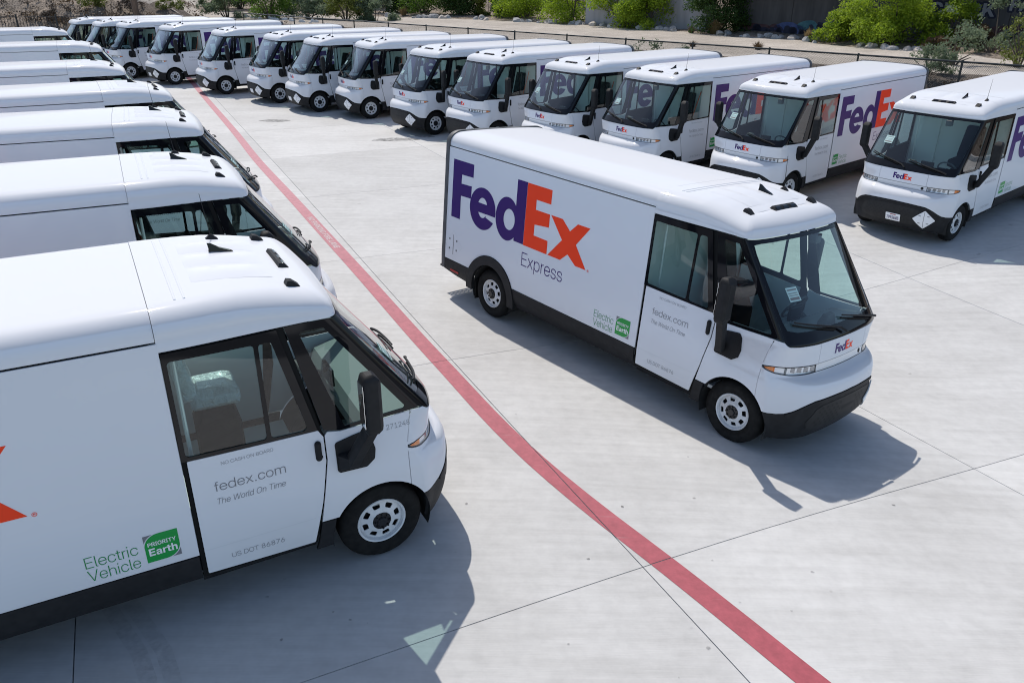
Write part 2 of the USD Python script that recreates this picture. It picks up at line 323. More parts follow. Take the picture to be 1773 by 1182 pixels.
def with_normals(fn, outward):
    def surf(a, z):
        e = .006; P = fn(a, z); N = np.cross(fn(a + e, z) - fn(a - e, z), fn(a, z + e) - fn(a, z - e)); N /= np.maximum(np.linalg.norm(N, axis=-1, keepdims=True), 1e-9)
        s = np.sign((N * outward(P)).sum(-1, keepdims=True)); return P, N * np.where(s == 0, 1, s)
    return surf
FRONT = with_normals(front_point, lambda P: P * [1, 1, 0] - [-1.2, 0, 0])
def a_of_x(x, z):
    """Slice coordinate of the point at length x on the flank or corner at height z."""
    x, z = np.broadcast_arrays(np.asarray(x, float), np.asarray(z, float)); fx = flank_x(z); lo, hi = np.zeros(x.shape), np.full(x.shape, 1.2)
    for _ in range(26):
        mid = (lo + hi) / 2; big = _SX.ev(z, mid) > x; lo, hi = np.where(big, mid, lo), np.where(big, hi, mid)
    return np.where(x <= fx, 1.2 + fx - x, (lo + hi) / 2)
def SIDE(s):
    def fn(x, z):
        z = np.asarray(z, float); return front_point(s * a_of_x(x, z), z)
    return with_normals(fn, lambda P: np.stack([0 * P[:, 0] + .3 * (P[:, 0] > 0), P[:, 1], 0 * P[:, 2]], -1))
GXC = np.r_[np.arange(-5.8, -1.7, .6), np.arange(-1.6, .5, .06)]; GZC = np.arange(.2, 2.7, .06)
GA = np.arange(-2.2, 2.21, .04); GZF = np.arange(.2, 2.7, .025)
def C2(cx, cz, r, n=64): return ring(cx, cz, r, r, n)
def rounded(poly, r): return poly.buffer(-r).buffer(r)
def seam_x(z): return np.interp(z, [.70, .95, 1.15, 1.30, 1.47], [.285, .275, .278, .30, .335])
WHEEL_R, WB = .372, -4.646

def van_parts(root):
    """Builds every part of one parcel van under root. x forward, front axle at x = 0, ground at z = 0."""
    O = lambda name, mesh, mat, parent=root, **k: obj(name, mesh, mat, parent, **k)
    for s in (-1, 1):                                       # -1 = right flank, 1 = left flank
        S = SIDE(s)
        # cargo side panel and its lettering
        cargo = Polygon([(-5.875, .668), (-1.550, .648), (-1.550, 2.512), (-5.875, 2.512)]).difference(C2(WB, .40, .612))
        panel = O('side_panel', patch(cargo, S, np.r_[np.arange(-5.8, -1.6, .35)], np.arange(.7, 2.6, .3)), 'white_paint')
        def lay(shape, start, base, mat, name, par=panel, grid=.25, surf=S, off=.0016):
            x = affinity.affine_transform(shape, [1, 0, 0, 1, start, base]) if s < 0 else affinity.affine_transform(shape, [-1, 0, 0, 1, start, base])
            g = np.arange(-6, 1, grid)
            return O(name, patch(x, surf, g, np.arange(0, 3, grid), off=off, th=0), mat, par)
        f0 = -5.75 if s < 0 else -1.70
        t = lambda right_x, width_: right_x if s < 0 else -1.70 - (right_x + 5.75)
        lay(LOGO_P, f0, 1.402, 'purple_print', 'purple_lettering'); lay(LOGO_O, f0, 1.402, 'orange_print', 'orange_lettering')
        lay(text_shape('Express', .207, 250, width=.897), t(-3.925, 0), 1.088, 'purple_print', 'express_lettering')
        lay(text_shape('®', .045, 400), t(-2.565, 0), 1.375, 'orange_print', 'registered_mark')
        ev0 = -2.335 if s < 0 else -1.960
        lay(text_shape('Electric', .100, 260, width=.365), ev0, .822, 'green_print', 'electric_vehicle_lettering')
        lay(text_shape('Vehicle', .100, 260, width=.365), ev0, .700, 'green_print', 'electric_vehicle_lettering')
        b0 = -1.922 if s < 0 else -1.662
        sq = Polygon([(0, 0), (.25, 0), (.25, .25), (0, .25)])
        leaf = Polygon([(0, 0), (.14, 0)] + [(.14 + .11 * math.sin(q), .11 - .11 * math.cos(q)) for q in np.linspace(.1, 1.47, 8)] + [(.25, .25), (.11, .25)] + [(.11 - .11 * math.sin(q), .14 + .11 * math.cos(q)) for q in np.linspace(.1, 1.47, 8)])
        gap = leaf.buffer(.008)
        for tri in (Polygon([(0, .25), (.09, .25), (0, .16)]), Polygon([(.25, 0), (.16, 0), (.25, .09)])): lay(sq.difference(gap).intersection(tri), b0, .716, 'grey_print', 'badge_corner')
        badge = lay(leaf, b0, .716, 'badge_green', 'green_badge')
        for tx, h, zz, wt, wd in (('PRIORITY', .036, .145, 650, .205), ('Earth', .068, .058, 750, .205)):
            lay(text_shape(tx, h, wt, width=wd), b0 + (.024 if s < 0 else -.024), .716 + zz, 'white_print', 'badge_lettering', off=.0030)
        # placard holder on the flank near the rear
        for k, (px, pz, w_, h_) in enumerate(((-5.652, .94, .010, .34), (-5.755, 1.02, .03, .03), (-5.755, .86, .03, .03), (-5.56, 1.02, .03, .03), (-5.56, .86, .03, .03))):
            lay(Polygon([(-w_ / 2, -h_ / 2), (w_ / 2, -h_ / 2), (w_ / 2, h_ / 2), (-w_ / 2, h_ / 2)]), px, pz, 'clip_dark', 'placard_clip', off=.003)
        lay(Polygon([(0, -.24), (.24, 0), (0, .24), (-.24, 0)]).difference(Polygon([(0, -.235), (.235, 0), (0, .235), (-.235, 0)])), -5.645, .94, 'chrome_bar', 'placard_frame', off=.003)
        # black lower trim
        flare = C2(WB, .40, .606).difference(C2(WB, .40, .458)).intersection(Polygon([(-6, .33), (-3, .33), (-3, 1.2), (-6, 1.2)]))
        O('arch_flare', patch(flare, S, np.arange(-5.5, -3.9, .12), np.arange(.3, 1.2, .12), off=.018, th=.05), 'black_plastic')
        def tuck(x, z):
            P, N = S(x, z); d = np.clip((.56 - z) / .22, 0, 1) ** 2 * .085; P = P.copy(); P[:, 1] -= s * d
            N = N + np.stack([0 * d, 0 * d, -np.sqrt(d / .085) * .7], -1); return P, N / np.linalg.norm(N, axis=1, keepdims=True)
        rock = Polygon([(-4.20, .345), (-4.02, .345), (-1.555, .350), (-1.555, .640), (-4.06, .660), (-4.10, .62)]).difference(C2(WB, .40, .608))
        O('rocker_trim', patch(rock, tuck, np.arange(-4.2, -1.5, .4), np.arange(.3, .7, .04), off=.006, th=.02), 'black_plastic')
        rl = Polygon([(-5.93, .47), (-5.93, .660), (-5.05, .660), (-5.02, .36), (-5.12, .35), (-5.6, .40)]).difference(C2(WB, .40, .608))
        low = O('rear_lower_trim', patch(rl, tuck, np.arange(-6, -5, .3), np.arange(.3, .7, .04), off=.006, th=.02), 'black_plastic')
        O('side_reflector', patch(Polygon([(-5.705, .476), (-5.48, .470), (-5.48, .504), (-5.705, .510)]), S, [], [], off=.009, th=.004), 'red_reflector', low)
        y0, y1 = sorted((s * .70, s * 1.03))
        O('mud_flap', box(-5.085, -5.065, y0 + .03, y1, .17, .50), 'rubber')
        # door: white lower panel, black window surround, two panes, handle
        back = Polygon([(-1.546, .400), (-.60, .392), (-.505, .81), (-.432, 1.2), (-.430, 1.42), (-.455, 1.47), (-.66, 2.438), (-1.546, 2.438)])
        dwhite = rounded(Polygon([(-1.508, .438), (-.622, .416), (-.523, .81), (-.452, 1.20), (-.450, 1.42), (-.489, 1.489), (-1.508, 1.520)]), .012)
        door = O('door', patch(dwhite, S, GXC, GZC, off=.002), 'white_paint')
        glass_r = rounded(Polygon([(-1.508, 1.558), (-.897, 1.535), (-.897, 2.350), (-1.512, 2.362)]), .03)
        glass_f = rounded(Polygon([(-.863, 1.533), (-.566, 1.516), (-.764, 2.348), (-.863, 2.350)]), .035)
        surround = Polygon([(-1.545, 1.526), (-.492, 1.495), (-.712, 2.430), (-1.545, 2.430)])
        O('window_frame', patch(surround.difference(glass_r).difference(glass_f), S, GXC, GZC, off=.004), 'gloss_black', door)
        for g in (glass_r, glass_f): O('window_pane', patch(g, S, GXC, GZC, off=-.006, th=0), 'tinted_glass', door)
        hn = trimesh.creation.capsule(height=.13, radius=.030, count=[12, 12]); hn.apply_scale([.95, .9, 1]); hn.apply_translation([-.507, s * (float(half_width(-.507, 1.37)) + .012), 1.305])
        O('handle', hn, 'black_plastic', door)
        lay(Polygon([(-.030, -.012), (.030, -.012), (.030, .012), (-.030, .012)]), -.505, 1.245, 'rubber', 'lock_slot', door, off=.006)
        tx0 = lambda a, w_: a if s < 0 else a + w_
        lay(text_shape('NO CASH ON BOARD', .030, 250, width=.405), tx0(-1.270, .405), 1.418, 'grey_print', 'door_lettering', door, off=.0045)
        lay(text_shape('fedex.com', .086, 270, width=.560), tx0(-1.350, .56), 1.195, 'grey_print', 'door_lettering', door, off=.0045)
        lay(text_shape('The World On Time', .054, 270, width=.545, shear=.2), tx0(-1.345, .55), 1.075, 'grey_print', 'door_lettering', door, off=.0045)
        lay(text_shape('US DOT 86876', .048, 270, width=.43), tx0(-1.310, .43), .530, 'grey_print', 'door_lettering', door, off=.0045)
        lay(Polygon([(0, 0), (.90, 0), (.90, .006), (0, .006)]), tx0(-1.50, .90), .672, 'chrome_bar', 'door_crease', door, off=.0035)
        shut = back.difference(glass_r.buffer(.012)).difference(glass_f.buffer(.012))
        O('door_seal', patch(shut, S, GXC, GZC, off=-.016, th=.01), 'rubber')
        O('door_step', patch(Polygon([(-1.550, .315), (-1.550, .392), (-.61, .384), (-.60, .315)]), tuck, GXC, np.arange(.3, .5, .04), off=.004, th=.03), 'black_plastic')
        O('sill_corner', patch(Polygon([(-.612, .32), (-.585, .410), (-.548, .604), (-.425, .600), (-.452, .45), (-.46, .32)]), S, GXC, GZC, off=.004, th=.03), 'black_plastic')
        # front wing and quarter window
        fz = np.linspace(1.455, .70, 12)
        wing = Polygon([(-.545, .612), (-.505, .83), (-.438, 1.20), (-.436, 1.425), (-.412, 1.452), (-.303, 1.428), (.0, 1.436), (float(seam_x(1.455)) - .002, 1.452)] + [(float(seam_x(z)) - .003, z) for z in fz] + [(.20, .60)]).buffer(0).difference(C2(0, .372, .462)).intersection(Polygon([(-.56, .60), (.6, .60), (.6, 1.6), (-.56, 1.6)]))
        wing = max(getattr(wing, 'geoms', [wing]), key=lambda g: g.area)
        fender = O('front_wing', patch(wing, S, GXC, GZC), 'white_paint')
        zz = np.linspace(1.47, 2.438, 14)
        apx = [float(front_point(1.055, z)[0]) for z in zz]
        black = Polygon([(-.440, 1.478), (-.30, 1.440), (.0, 1.448), (apx[0] - .08, 1.462)] + list(zip(apx, zz)) + [(-.650, 2.438)]).buffer(0)
        qglass = rounded(Polygon([(-.262, 1.470), (.300, 1.492), (-.345, 2.372), (-.545, 2.372)]), .02)
        def to_front(pl):
            f = lambda rg: [(s * float(a), z) for a, z in zip(a_of_x(*np.array(rg.coords).T[:2]), np.array(rg.coords)[:, 1])]
            pl = pl.segmentize(.025); return Polygon(f(pl.exterior), [f(q) for q in pl.interiors]).buffer(0)
        fr_edge = [(s * 1.0475, z) for z in zz]
        solid = to_front(Polygon([(-.440, 1.478), (-.30, 1.440), (.0, 1.448), (apx[0] - .10, 1.460), (apx[0] - .09, 1.47)] + [(x_ - .09, z_) for x_, z_ in zip(apx, zz)] + [(-.650, 2.438)]).buffer(0))
        strip = Polygon(fr_edge + [(s * float(a_of_x(x_ - .10, z_)), z_) for x_, z_ in zip(apx[::-1], zz[::-1])]).buffer(0)
        frame = O('quarter_window_frame', patch(solid.union(strip).buffer(.002).buffer(-.002).difference(to_front(qglass)), FRONT, np.arange(-2.6, 2.61, .05), GZC, off=.001), 'gloss_black')
        O('quarter_pane', patch(qglass, S, GXC, GZC, off=-.006, th=0), 'tinted_glass', frame)
        # wheel wells and wheels
        for wx, rr in ((0.0, .466), (WB, .472)):
            arc = [(wx + rr * math.cos(q), .372 + rr * math.sin(q)) for q in np.linspace(-.35, math.pi + .35, 30)]
            y0, y1 = .62, 1.015
            V = np.array([(x, s * y, z) for y in (y0, y1) for x, z in arc]); n = len(arc); F = []
            for k in range(n - 1): F += [(k, k + 1, n + k + 1), (k, n + k + 1, n + k)]
            c = len(V); V = np.vstack([V, [(wx, s * y0, .372)]]); F += [(c, k + 1, k) for k in range(n - 1)]
            O('wheel_well', (V, np.array(F)), 'underbody', smooth=False)
            wheel(root, wx, s)
        # mirror
        m = empty('mirror', root); mb = empty('mirror_mount', root)
        base = Polygon([(-.365, 1.055), (-.11, 1.045), (-.035, 1.10), (-.02, 1.19), (-.05, 1.33), (-.09, 1.378), (-.20, 1.365), (-.365, 1.335)])
        O('mirror_base', patch(rounded(base, .03), S, GXC, GZC, off=.012, th=.02), 'black_plastic', mb)
        vent = [patch(Polygon([(x, z), (x + .014, z), (x + .014, z + .014), (x, z + .014)]), S, [], [], off=.0135, th=0) for x in np.arange(-.135, -.05, .024) for z in np.arange(1.10, 1.32, .024)]
        tag(stage.GetPrimAtPath(O('mirror_vent', join(vent), 'rim_dark', mb)), kind='stuff')
        w0 = float(half_width(-.28, 1.17))
        O('mirror_arm', trimesh.convex.convex_hull(np.vstack([box(-.355, -.235, *sorted((s * (w0 - .01), s * (w0 + .055))), 1.085, 1.24, .02).vertices, box(-.30, -.20, *sorted((s * (w0 + .06), s * (w0 + .13))), 1.13, 1.235, .02).vertices])), 'black_plastic', m)
        O('mirror_arm', trimesh.convex.convex_hull(np.vstack([box(-.30, -.20, *sorted((s * (w0 + .04), s * (w0 + .125))), 1.12, 1.22, .02).vertices, box(-.185, -.085, *sorted((s * 1.30, s * 1.40)), 1.56, 1.64, .02).vertices])), 'black_plastic', m)
        hd = trimesh.convex.convex_hull(np.vstack([box(-.205, -.055, *sorted((s * 1.285, s * 1.455)), 1.60, 2.075, .035).vertices, box(-.195, -.085, *sorted((s * 1.30, s * 1.44)), 1.565, 2.105, .03).vertices]))
        O('mirror_head', hd, 'black_plastic', m)
        O('mirror_glass', box(-.2085, -.2045, *sorted((s * 1.305, s * 1.435)), 1.65, 2.03), 'mirror_glass', m)
        # headlight
        hl = Polygon([(.530, 1.080), (.530, 1.162), (.75, 1.158), (1.0, 1.150), (1.12, 1.146), (1.225, 1.128), (1.19, 1.102), (1.05, 1.072), (.88, 1.062), (.70, 1.068)])
        if s < 0: hl = affinity.scale(hl, -1, 1, origin=(0, 0))
        lamp = O('headlight', patch(hl.buffer(-.004), FRONT, GA, GZF, off=-.014, th=.01), 'silver')
        am = hl.buffer(-.009).intersection(Polygon([(s * 1.06, 0), (s * 1.4, 0), (s * 1.4, 2), (s * 1.06, 2)]))
        O('indicator', patch(am, FRONT, GA, GZF, off=-.009, th=.004), 'amber', lamp)
        for k in range(4):
            c = s * (.575 + .085 * k); O('lamp_cell', patch(Polygon([(c - .030, 1.092), (c + .022, 1.084), (c + .030, 1.140), (c - .022, 1.146)]), FRONT, GA, GZF, off=-.010, th=.003), 'lamp_dark', lamp)
        O('lamp_lens', patch(hl.buffer(-.004), FRONT, GA, GZF, off=-.002, th=0), 'lens_glass', lamp)
        O('lamp_rim', patch(hl.difference(hl.buffer(-.0045)), FRONT, GA, GZF, off=.001, th=.014), 'clip_dark', lamp)
        # roof edge strip above the panel: dark drip gap
        O('roof_gutter', patch(Polygon([(-5.875, 2.514), (-1.556, 2.514), (-1.556, 2.536), (-5.875, 2.536)]), S, np.arange(-6, -1, .8), [], off=-.022, th=.01), 'rubber')
    # nose
    bz = [(0, .827), (.3, .817), (.55, .802), (.64, .79), (.72, .755), (.80, .712), (.88, .658), (.95, .618), (1.03, .600), (1.12, .597)]
    za = np.linspace(.30, .592, 8); arch = [(float(a_of_x(.462 * math.sqrt(max(0, 1 - ((z - .372) / .462) ** 2)), z)), z) for z in za]
    edge = bz + [arch[-1]]
    up_arch = [(float(a_of_x(.462 * math.sqrt(max(0, 1 - ((z - .372) / .462) ** 2)), z)), z) for z in np.linspace(.60, .735, 6)]
    sm = [(float(a_of_x(seam_x(z) + .002, z)), z) for z in np.linspace(.74, 1.452, 16)]
    lampcut = [(1.235, 1.128), (1.12, 1.150), (1.0, 1.155), (.75, 1.163), (.52, 1.167), (0, 1.167)]
    half_low = [(0, .831)] + [(a, z + .004) for a, z in bz] + up_arch + [p for p in sm if p[1] < 1.10] + [(1.235, 1.115), (1.19, 1.097), (1.05, 1.067), (.88, 1.057), (.70, 1.063), (.53, 1.073), (0, 1.073)]
    sym = lambda h: Polygon(h + [(-a, z) for a, z in h[::-1] if a > 1e-6]).buffer(0)
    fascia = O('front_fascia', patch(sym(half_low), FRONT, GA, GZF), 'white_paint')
    half_bump = [(0, .262), (.4, .262), (.8, .258), (1.05, .255)] + [(arch[0][0], .27)] + arch + bz[::-1]
    bump = O('bumper', patch(sym(half_bump), FRONT, GA, GZF, off=-.006, th=.03), 'black_plastic')
    lip = [(0, .800), (.3, .790), (.55, .775), (.66, .755), (.74, .715), (.82, .668), (.90, .60), (.95, .56), (.95, .40), (.60, .40), (0, .40)]
    holes = []
    for i, a in enumerate(np.arange(-.63, .64, .042)):
        for j, z in enumerate(np.arange(.47, .70, .042)):
            if (i + j) % 2 == 0 and abs(a) > .14 and abs(a) + (z - .47) * .4 < .62 and not (a > .38 and z < .72):
                holes.append(patch(Polygon([(a - .014, z - .013), (a + .014, z - .013), (a + .014, z + .013), (a - .014, z + .013)]), FRONT, [], [], off=.0010, th=0))
    O('bumper_grille', patch(sym([(0, .745), (.30, .735), (.52, .715), (.60, .68), (.70, .52), (.66, .42), (.45, .375), (0, .37)]), FRONT, GA, GZF, off=-.0015, th=.004), 'grille_grey', bump)
    tag(stage.GetPrimAtPath(O('bumper_vent', join(holes), 'rim_dark', bump)), kind='stuff')
    O('bumper_slot', patch(Polygon([(-.13, .575), (.13, .575), (.13, .615), (-.13, .615)]), FRONT, GA, [], off=.0010, th=0), 'rim_dark', bump)
    lipb = sym([(0, .818), (.3, .808), (.55, .793), (.64, .781), (.72, .745), (.80, .702), (.88, .648), (.93, .618), (.93, .585), (.86, .625), (.78, .675), (.70, .725), (.62, .752), (.55, .764), (.3, .778), (0, .788)])
    O('bumper_lip', patch(lipb, FRONT, GA, GZF, off=.006, th=.014), 'black_plastic', bump)
    # diamond placard on the bumper's left side
    dia = Polygon([(.655, .345), (.855, .535), (.655, .725), (.455, .535)])
    pl = O('placard', patch(rounded(dia, .015), FRONT, GA, GZF, off=.016, th=.012), 'white_print', bump)
    cl = [patch(Polygon([(.652, .37), (.658, .37), (.658, .70), (.652, .70)]), FRONT, [], GZF, off=.0175, th=0)]
    for a, z in ((.585, .61), (.725, .61), (.585, .46), (.725, .46)): cl.append(patch(Polygon([(a - .02, z - .006), (a + .02, z - .006), (a + .02, z + .006), (a - .02, z + .006)]), FRONT, [], [], off=.0175, th=0))
    O('placard_clip', join(cl), 'clip_dark', pl)
    # light bar, emblem, hood
    bar = O('light_bar', patch(Polygon([(-.524, 1.079), (.524, 1.079), (.524, 1.161), (-.524, 1.161)]), FRONT, GA, GZF, off=-.004), 'chrome_bar')
    O('emblem', patch(C2(.435, 1.12, .028, 20), FRONT, [], [], off=-.001, th=.003), 'rim_dark', bar)
    hood = O('hood', patch(Polygon([(-.497, 1.170), (.497, 1.170), (.497, 1.412), (-.497, 1.412)]), FRONT, GA, GZF), 'white_paint')
    sc = .395 / 3.16
    for shp, mat, nm in ((LOGO_P, 'purple_print', 'purple_lettering'), (LOGO_O, 'orange_print', 'orange_lettering')):
        q = affinity.affine_transform(shp, [sc, 0, 0, sc, -.20, 1.232])
        O(nm, patch(q, FRONT, GA, GZF, off=.0022, th=0), mat, hood)
    for s in (-1, 1):
        hc = [(.503, 1.170), (.503, 1.412), (.80, 1.412), (.97, 1.415), (1.02, 1.425), (1.06, 1.452), (sm[-1][0], 1.452)] + [p for p in sm[::-1] if 1.13 < p[1] < 1.45] + [(1.245, 1.135), (1.12, 1.153), (1.0, 1.158), (.75, 1.166)]
        O('hood_corner', patch(Polygon([(s * a, z) for a, z in hc]).buffer(0), FRONT, GA, GZF), 'white_paint')
    # windscreen
    outer = [(0, 1.418), (.80, 1.418), (.975, 1.421), (1.045, 1.450), (1.045, 2.438), (0, 2.438)]
    inner = [(0, 1.545), (.55, 1.545), (.80, 1.550), (.930, 1.575), (.955, 1.66), (.975, 2.30), (.955, 2.388), (.80, 2.398), (0, 2.398)]
    wf = O('windscreen_frame', patch(sym(outer).difference(sym(inner)), FRONT, GA, np.arange(1.4, 2.5, .05), off=.001), 'gloss_black')
    O('windscreen', patch(sym(inner), FRONT, GA, np.arange(1.4, 2.5, .05), off=-.004, th=0), 'tinted_glass')
    st = O('sticker', patch(Polygon([(-.72, 1.83), (-.545, 1.83), (-.545, 1.965), (-.72, 1.965)]), FRONT, GA, [], off=.001, th=0), 'sticker_teal', wf)
    O('sticker_print', join([patch(Polygon([(-.705, z), (-.56, z), (-.56, z + h), (-.705, z + h)]), FRONT, GA, [], off=.0022, th=0) for z, h in ((1.845, .025), (1.935, .012), (1.905, .006), (1.885, .006))]), 'dash_grey', wf)
    for pts in ([(-.82, 1.640), (-.55, 1.585), (-.10, 1.500), (-.02, 1.452)], [(.02, 1.600), (.30, 1.548), (.68, 1.480), (.80, 1.448)]):
        a, z = np.interp(np.linspace(0, 1, 14), np.linspace(0, 1, len(pts)), [p[0] for p in pts]), np.interp(np.linspace(0, 1, 14), np.linspace(0, 1, len(pts)), [p[1] for p in pts])
        P, N = FRONT(a, z)
        w_ = O('wiper', tube(P + N * .035, np.linspace(.009, .016, 14), 6), 'black_plastic')
        Pb, Nb = FRONT(a[:9] - .02, z[:9] - .02)
        O('wiper_blade', tube(Pb + Nb * .014, .010, 6), 'rubber', w_)
    # roofs
    O('cargo_roof', cargo_roof(), 'white_paint')
    cr = O('cab_roof', cab_roof(), 'white_paint')
    def pad(x0, x1, y0, y1, h=.016):
        nx, ny = 14, 4; X, Y = np.meshgrid(np.linspace(x0, x1, nx), np.linspace(y0, y1, ny), indexing='ij')
        Z = roof_top(X) + .012 * (1 - (Y / .8) ** 2) + h * np.clip(np.minimum.reduce([(X - x0) / .03, (x1 - X) / .2, (Y - y0) / .02, (y1 - Y) / .02]), -1, 1) 
        V = np.stack([X, Y, Z], -1).reshape(-1, 3); F = []
        for i in range(nx - 1):
            for j in range(ny - 1): a, b, c, d = i * ny + j, (i + 1) * ny + j, (i + 1) * ny + j + 1, i * ny + j + 1; F += [(a, b, c), (a, c, d)]
        return trimesh.Trimesh(V, F, process=False)
    for yc in (-.34, .02, .40): O('roof_rib', pad(-1.21, -.60, yc - .16, yc + .16), 'white_paint', cr)
    for xj in (-1.30, -1.365): O('roof_seam', trimesh.convex.convex_hull(np.array([(xj + d, y, 2.738 + .012 * (1 - (y / .8) ** 2) + h) for y in np.linspace(-.80, .80, 9) for d, h in ((-.012, -.003), (.012, -.003), (-.006, .004), (.006, .004))])), 'white_paint', cr)
    zt = float(roof_top(np.array(-.88)))
    fin = trimesh.creation.extrude_polygon(Polygon([(-.975, 0), (-.77, 0), (-.80, .018), (-.88, .05), (-.945, .095), (-.975, .100), (-.967, .05)]), .05, engine='earcut')
    V = fin.vertices.copy(); fin.vertices = np.stack([V[:, 0], (V[:, 2] - .025) * (1 - .75 * np.clip(V[:, 1] / .1, 0, 1)) + .225, V[:, 1] + zt - .003], -1); fin.fix_normals()
    O('roof_fin', fin, 'gloss_black')
    an = O('antenna_base', trimesh.convex.convex_hull(np.vstack([box(-.945, -.825, .625, .685, zt - .03, zt + .008, .012).vertices, box(-.90, -.87, .64, .67, zt, zt + .045, .008).vertices])), 'black_plastic')
    O('antenna_whip', tube([(-.885, .655, zt + .03), (-.925, .655, zt + .42)], [.0045, .0022], 6), 'black_plastic', an)
    def lamp_unit(x, y, lx, ly):
        z = float(roof_top(np.array(x))) + .006; sl = -.25
        m = trimesh.convex.convex_hull(np.vstack([box(x - lx, x + lx, y - ly, y + ly, -.03, .008, .006).vertices, box(x - lx * .75, x + lx * .1, y - ly * .92, y + ly * .92, 0, .038, .006).vertices]))
        V = m.vertices.copy(); V[:, 2] += z + (V[:, 0] - x) * sl; m.vertices = V; return m
    bl = O('roof_lamp_bar', lamp_unit(-.445, 0.0, .05, .245), 'black_plastic')
    for y in (-.155, 0, .155):
        O('roof_lamp_cell', lamp_unit(-.432, y, .032, .055), 'gloss_black', bl)
    for y in (-.67, .67): O('roof_lamp', lamp_unit(-.487, y, .055, .045), 'black_plastic')
    # rear
    O('rear_hoop', hoop(), 'grey_trim')
    O('rear_door', box(-5.95, -5.93, -.98, .98, .66, 2.66), 'white_paint')
    O('rear_bumper', box(-6.02, -5.90, -.99, .99, .42, .62, .03), 'black_plastic')
    st_ = empty('rear_step', root)
    for x in (-6.03, -6.10, -6.17): O('step_bar', box(x - .014, x + .014, -.92, .92, .405, .44), 'black_plastic', st_)
    for y in np.arange(-.92, .93, .092): O('step_bar', box(-6.18, -6.02, y - .014, y + .014, .41, .436), 'black_plastic', st_)
    # cab inside
    O('door_trim', join([patch(Polygon([(-1.50, .60), (-.60, .60), (-.52, 1.46), (-1.50, 1.50)]), SIDE(q), np.arange(-1.6, 0, .1), np.arange(.5, 1.6, .1), off=-.05, th=.004) for q in (1,)]), 'cab_grey')
    O('cab_floor', box(-1.54, .30, -.93, .93, .52, .56), 'cab_grey')
    O('underbody', box(-5.86, .62, -.66, .66, .36, .50), 'underbody')
    O('underbody', box(-4.02, -.52, -.94, .94, .40, .50), 'underbody')
    O('bulkhead', join([flat(box(-1.60, -1.56, -1.0, -.42, .52, 2.60), False), flat(box(-1.60, -1.56, .30, 1.0, .52, 2.60), False), flat(box(-1.60, -1.56, -.42, .30, 2.35, 2.60), False)]), 'cab_light')
    O('bulkhead_door', box(-1.64, -1.60, -.45, .33, .52, 2.40), 'cab_grey')
    dash = trimesh.convex.convex_hull(np.array([(x, y, z) for y in (-.90, .90) for x, z in ((.50, .8), (.505, 1.40), (.38, 1.43), (-.02, 1.345), (-.08, 1.25), (-.02, 1.0), (.25, .8))]))
    O('dashboard', dash, 'dash_grey')
    O('dash_pod', trimesh.convex.convex_hull(np.vstack([box(.33, .46, -.11, .11, 1.40, 1.50, .02).vertices, box(.36, .44, -.08, .08, 1.50, 1.60, .02).vertices])), 'cab_dark')
    O('dash_display', box(-.10, -.06, -.02, .25, 1.32, 1.50, .01), 'gloss_black')
    wv = trimesh.creation.torus(.19, .016, major_sections=28, minor_sections=8); wv.apply_transform(trimesh.transformations.rotation_matrix(math.radians(-58), [0, 1, 0])); wv.apply_translation([-.28, .45, 1.36])
    sw = O('steering_wheel', wv, 'cab_dark')
    O('steering_column', join([flat(tube([(-.28, .45, 1.36), (.02, .45, 1.20)], .035, 8)), flat(tube([(-.28, .27, 1.36), (-.28, .63, 1.36)], .02, 6))]), 'cab_dark', sw)
    for y, wd, name in ((.38, .46, 'driver_seat'),):
        se = empty(name, root)
        O('seat_base', trimesh.convex.convex_hull(np.vstack([box(-1.32, -.92, y - .2, y + .2, .56, 1.1, .03).vertices, box(-1.25, -.98, y - .16, y + .16, .56, 1.25, .03).vertices])), 'seat_fabric', se)
        seat_c, seat_b = seat_shapes(y)
        O('seat_cushion', seat_c, 'seat_fabric', se); O('seat_back', seat_b, 'seat_fabric', se)
    O('seat_belt', tube([(-1.50, .72, 2.15), (-1.44, .64, 1.75), (-1.30, .60, 1.30)], .016, 4), 'belt_orange')
    O('headliner', box(-1.55, -.45, -.88, .88, 2.50, 2.515), 'cab_grey')
    O('grab_pole', tube([(-1.46, -.86, .7), (-1.46, -.86, 2.3)], .016, 8), 'silver')
    O('camera_unit', box(-.20, -.10, .28, .40, 2.26, 2.38, .015), 'cab_dark')
def seat_shapes(y):
    c = trimesh.convex.convex_hull(np.vstack([box(-1.34, -.90, y - .23, y + .23, 1.27, 1.44, .05).vertices, box(-1.30, -.95, y - .20, y + .20, 1.25, 1.47, .05).vertices]))
    b = trimesh.convex.convex_hull(np.vstack([box(-1.42, -1.27, y - .22, y + .22, 1.36, 1.55, .05).vertices, box(-1.52, -1.40, y - .19, y + .19, 2.00, 2.10, .04).vertices]))
    return c, b

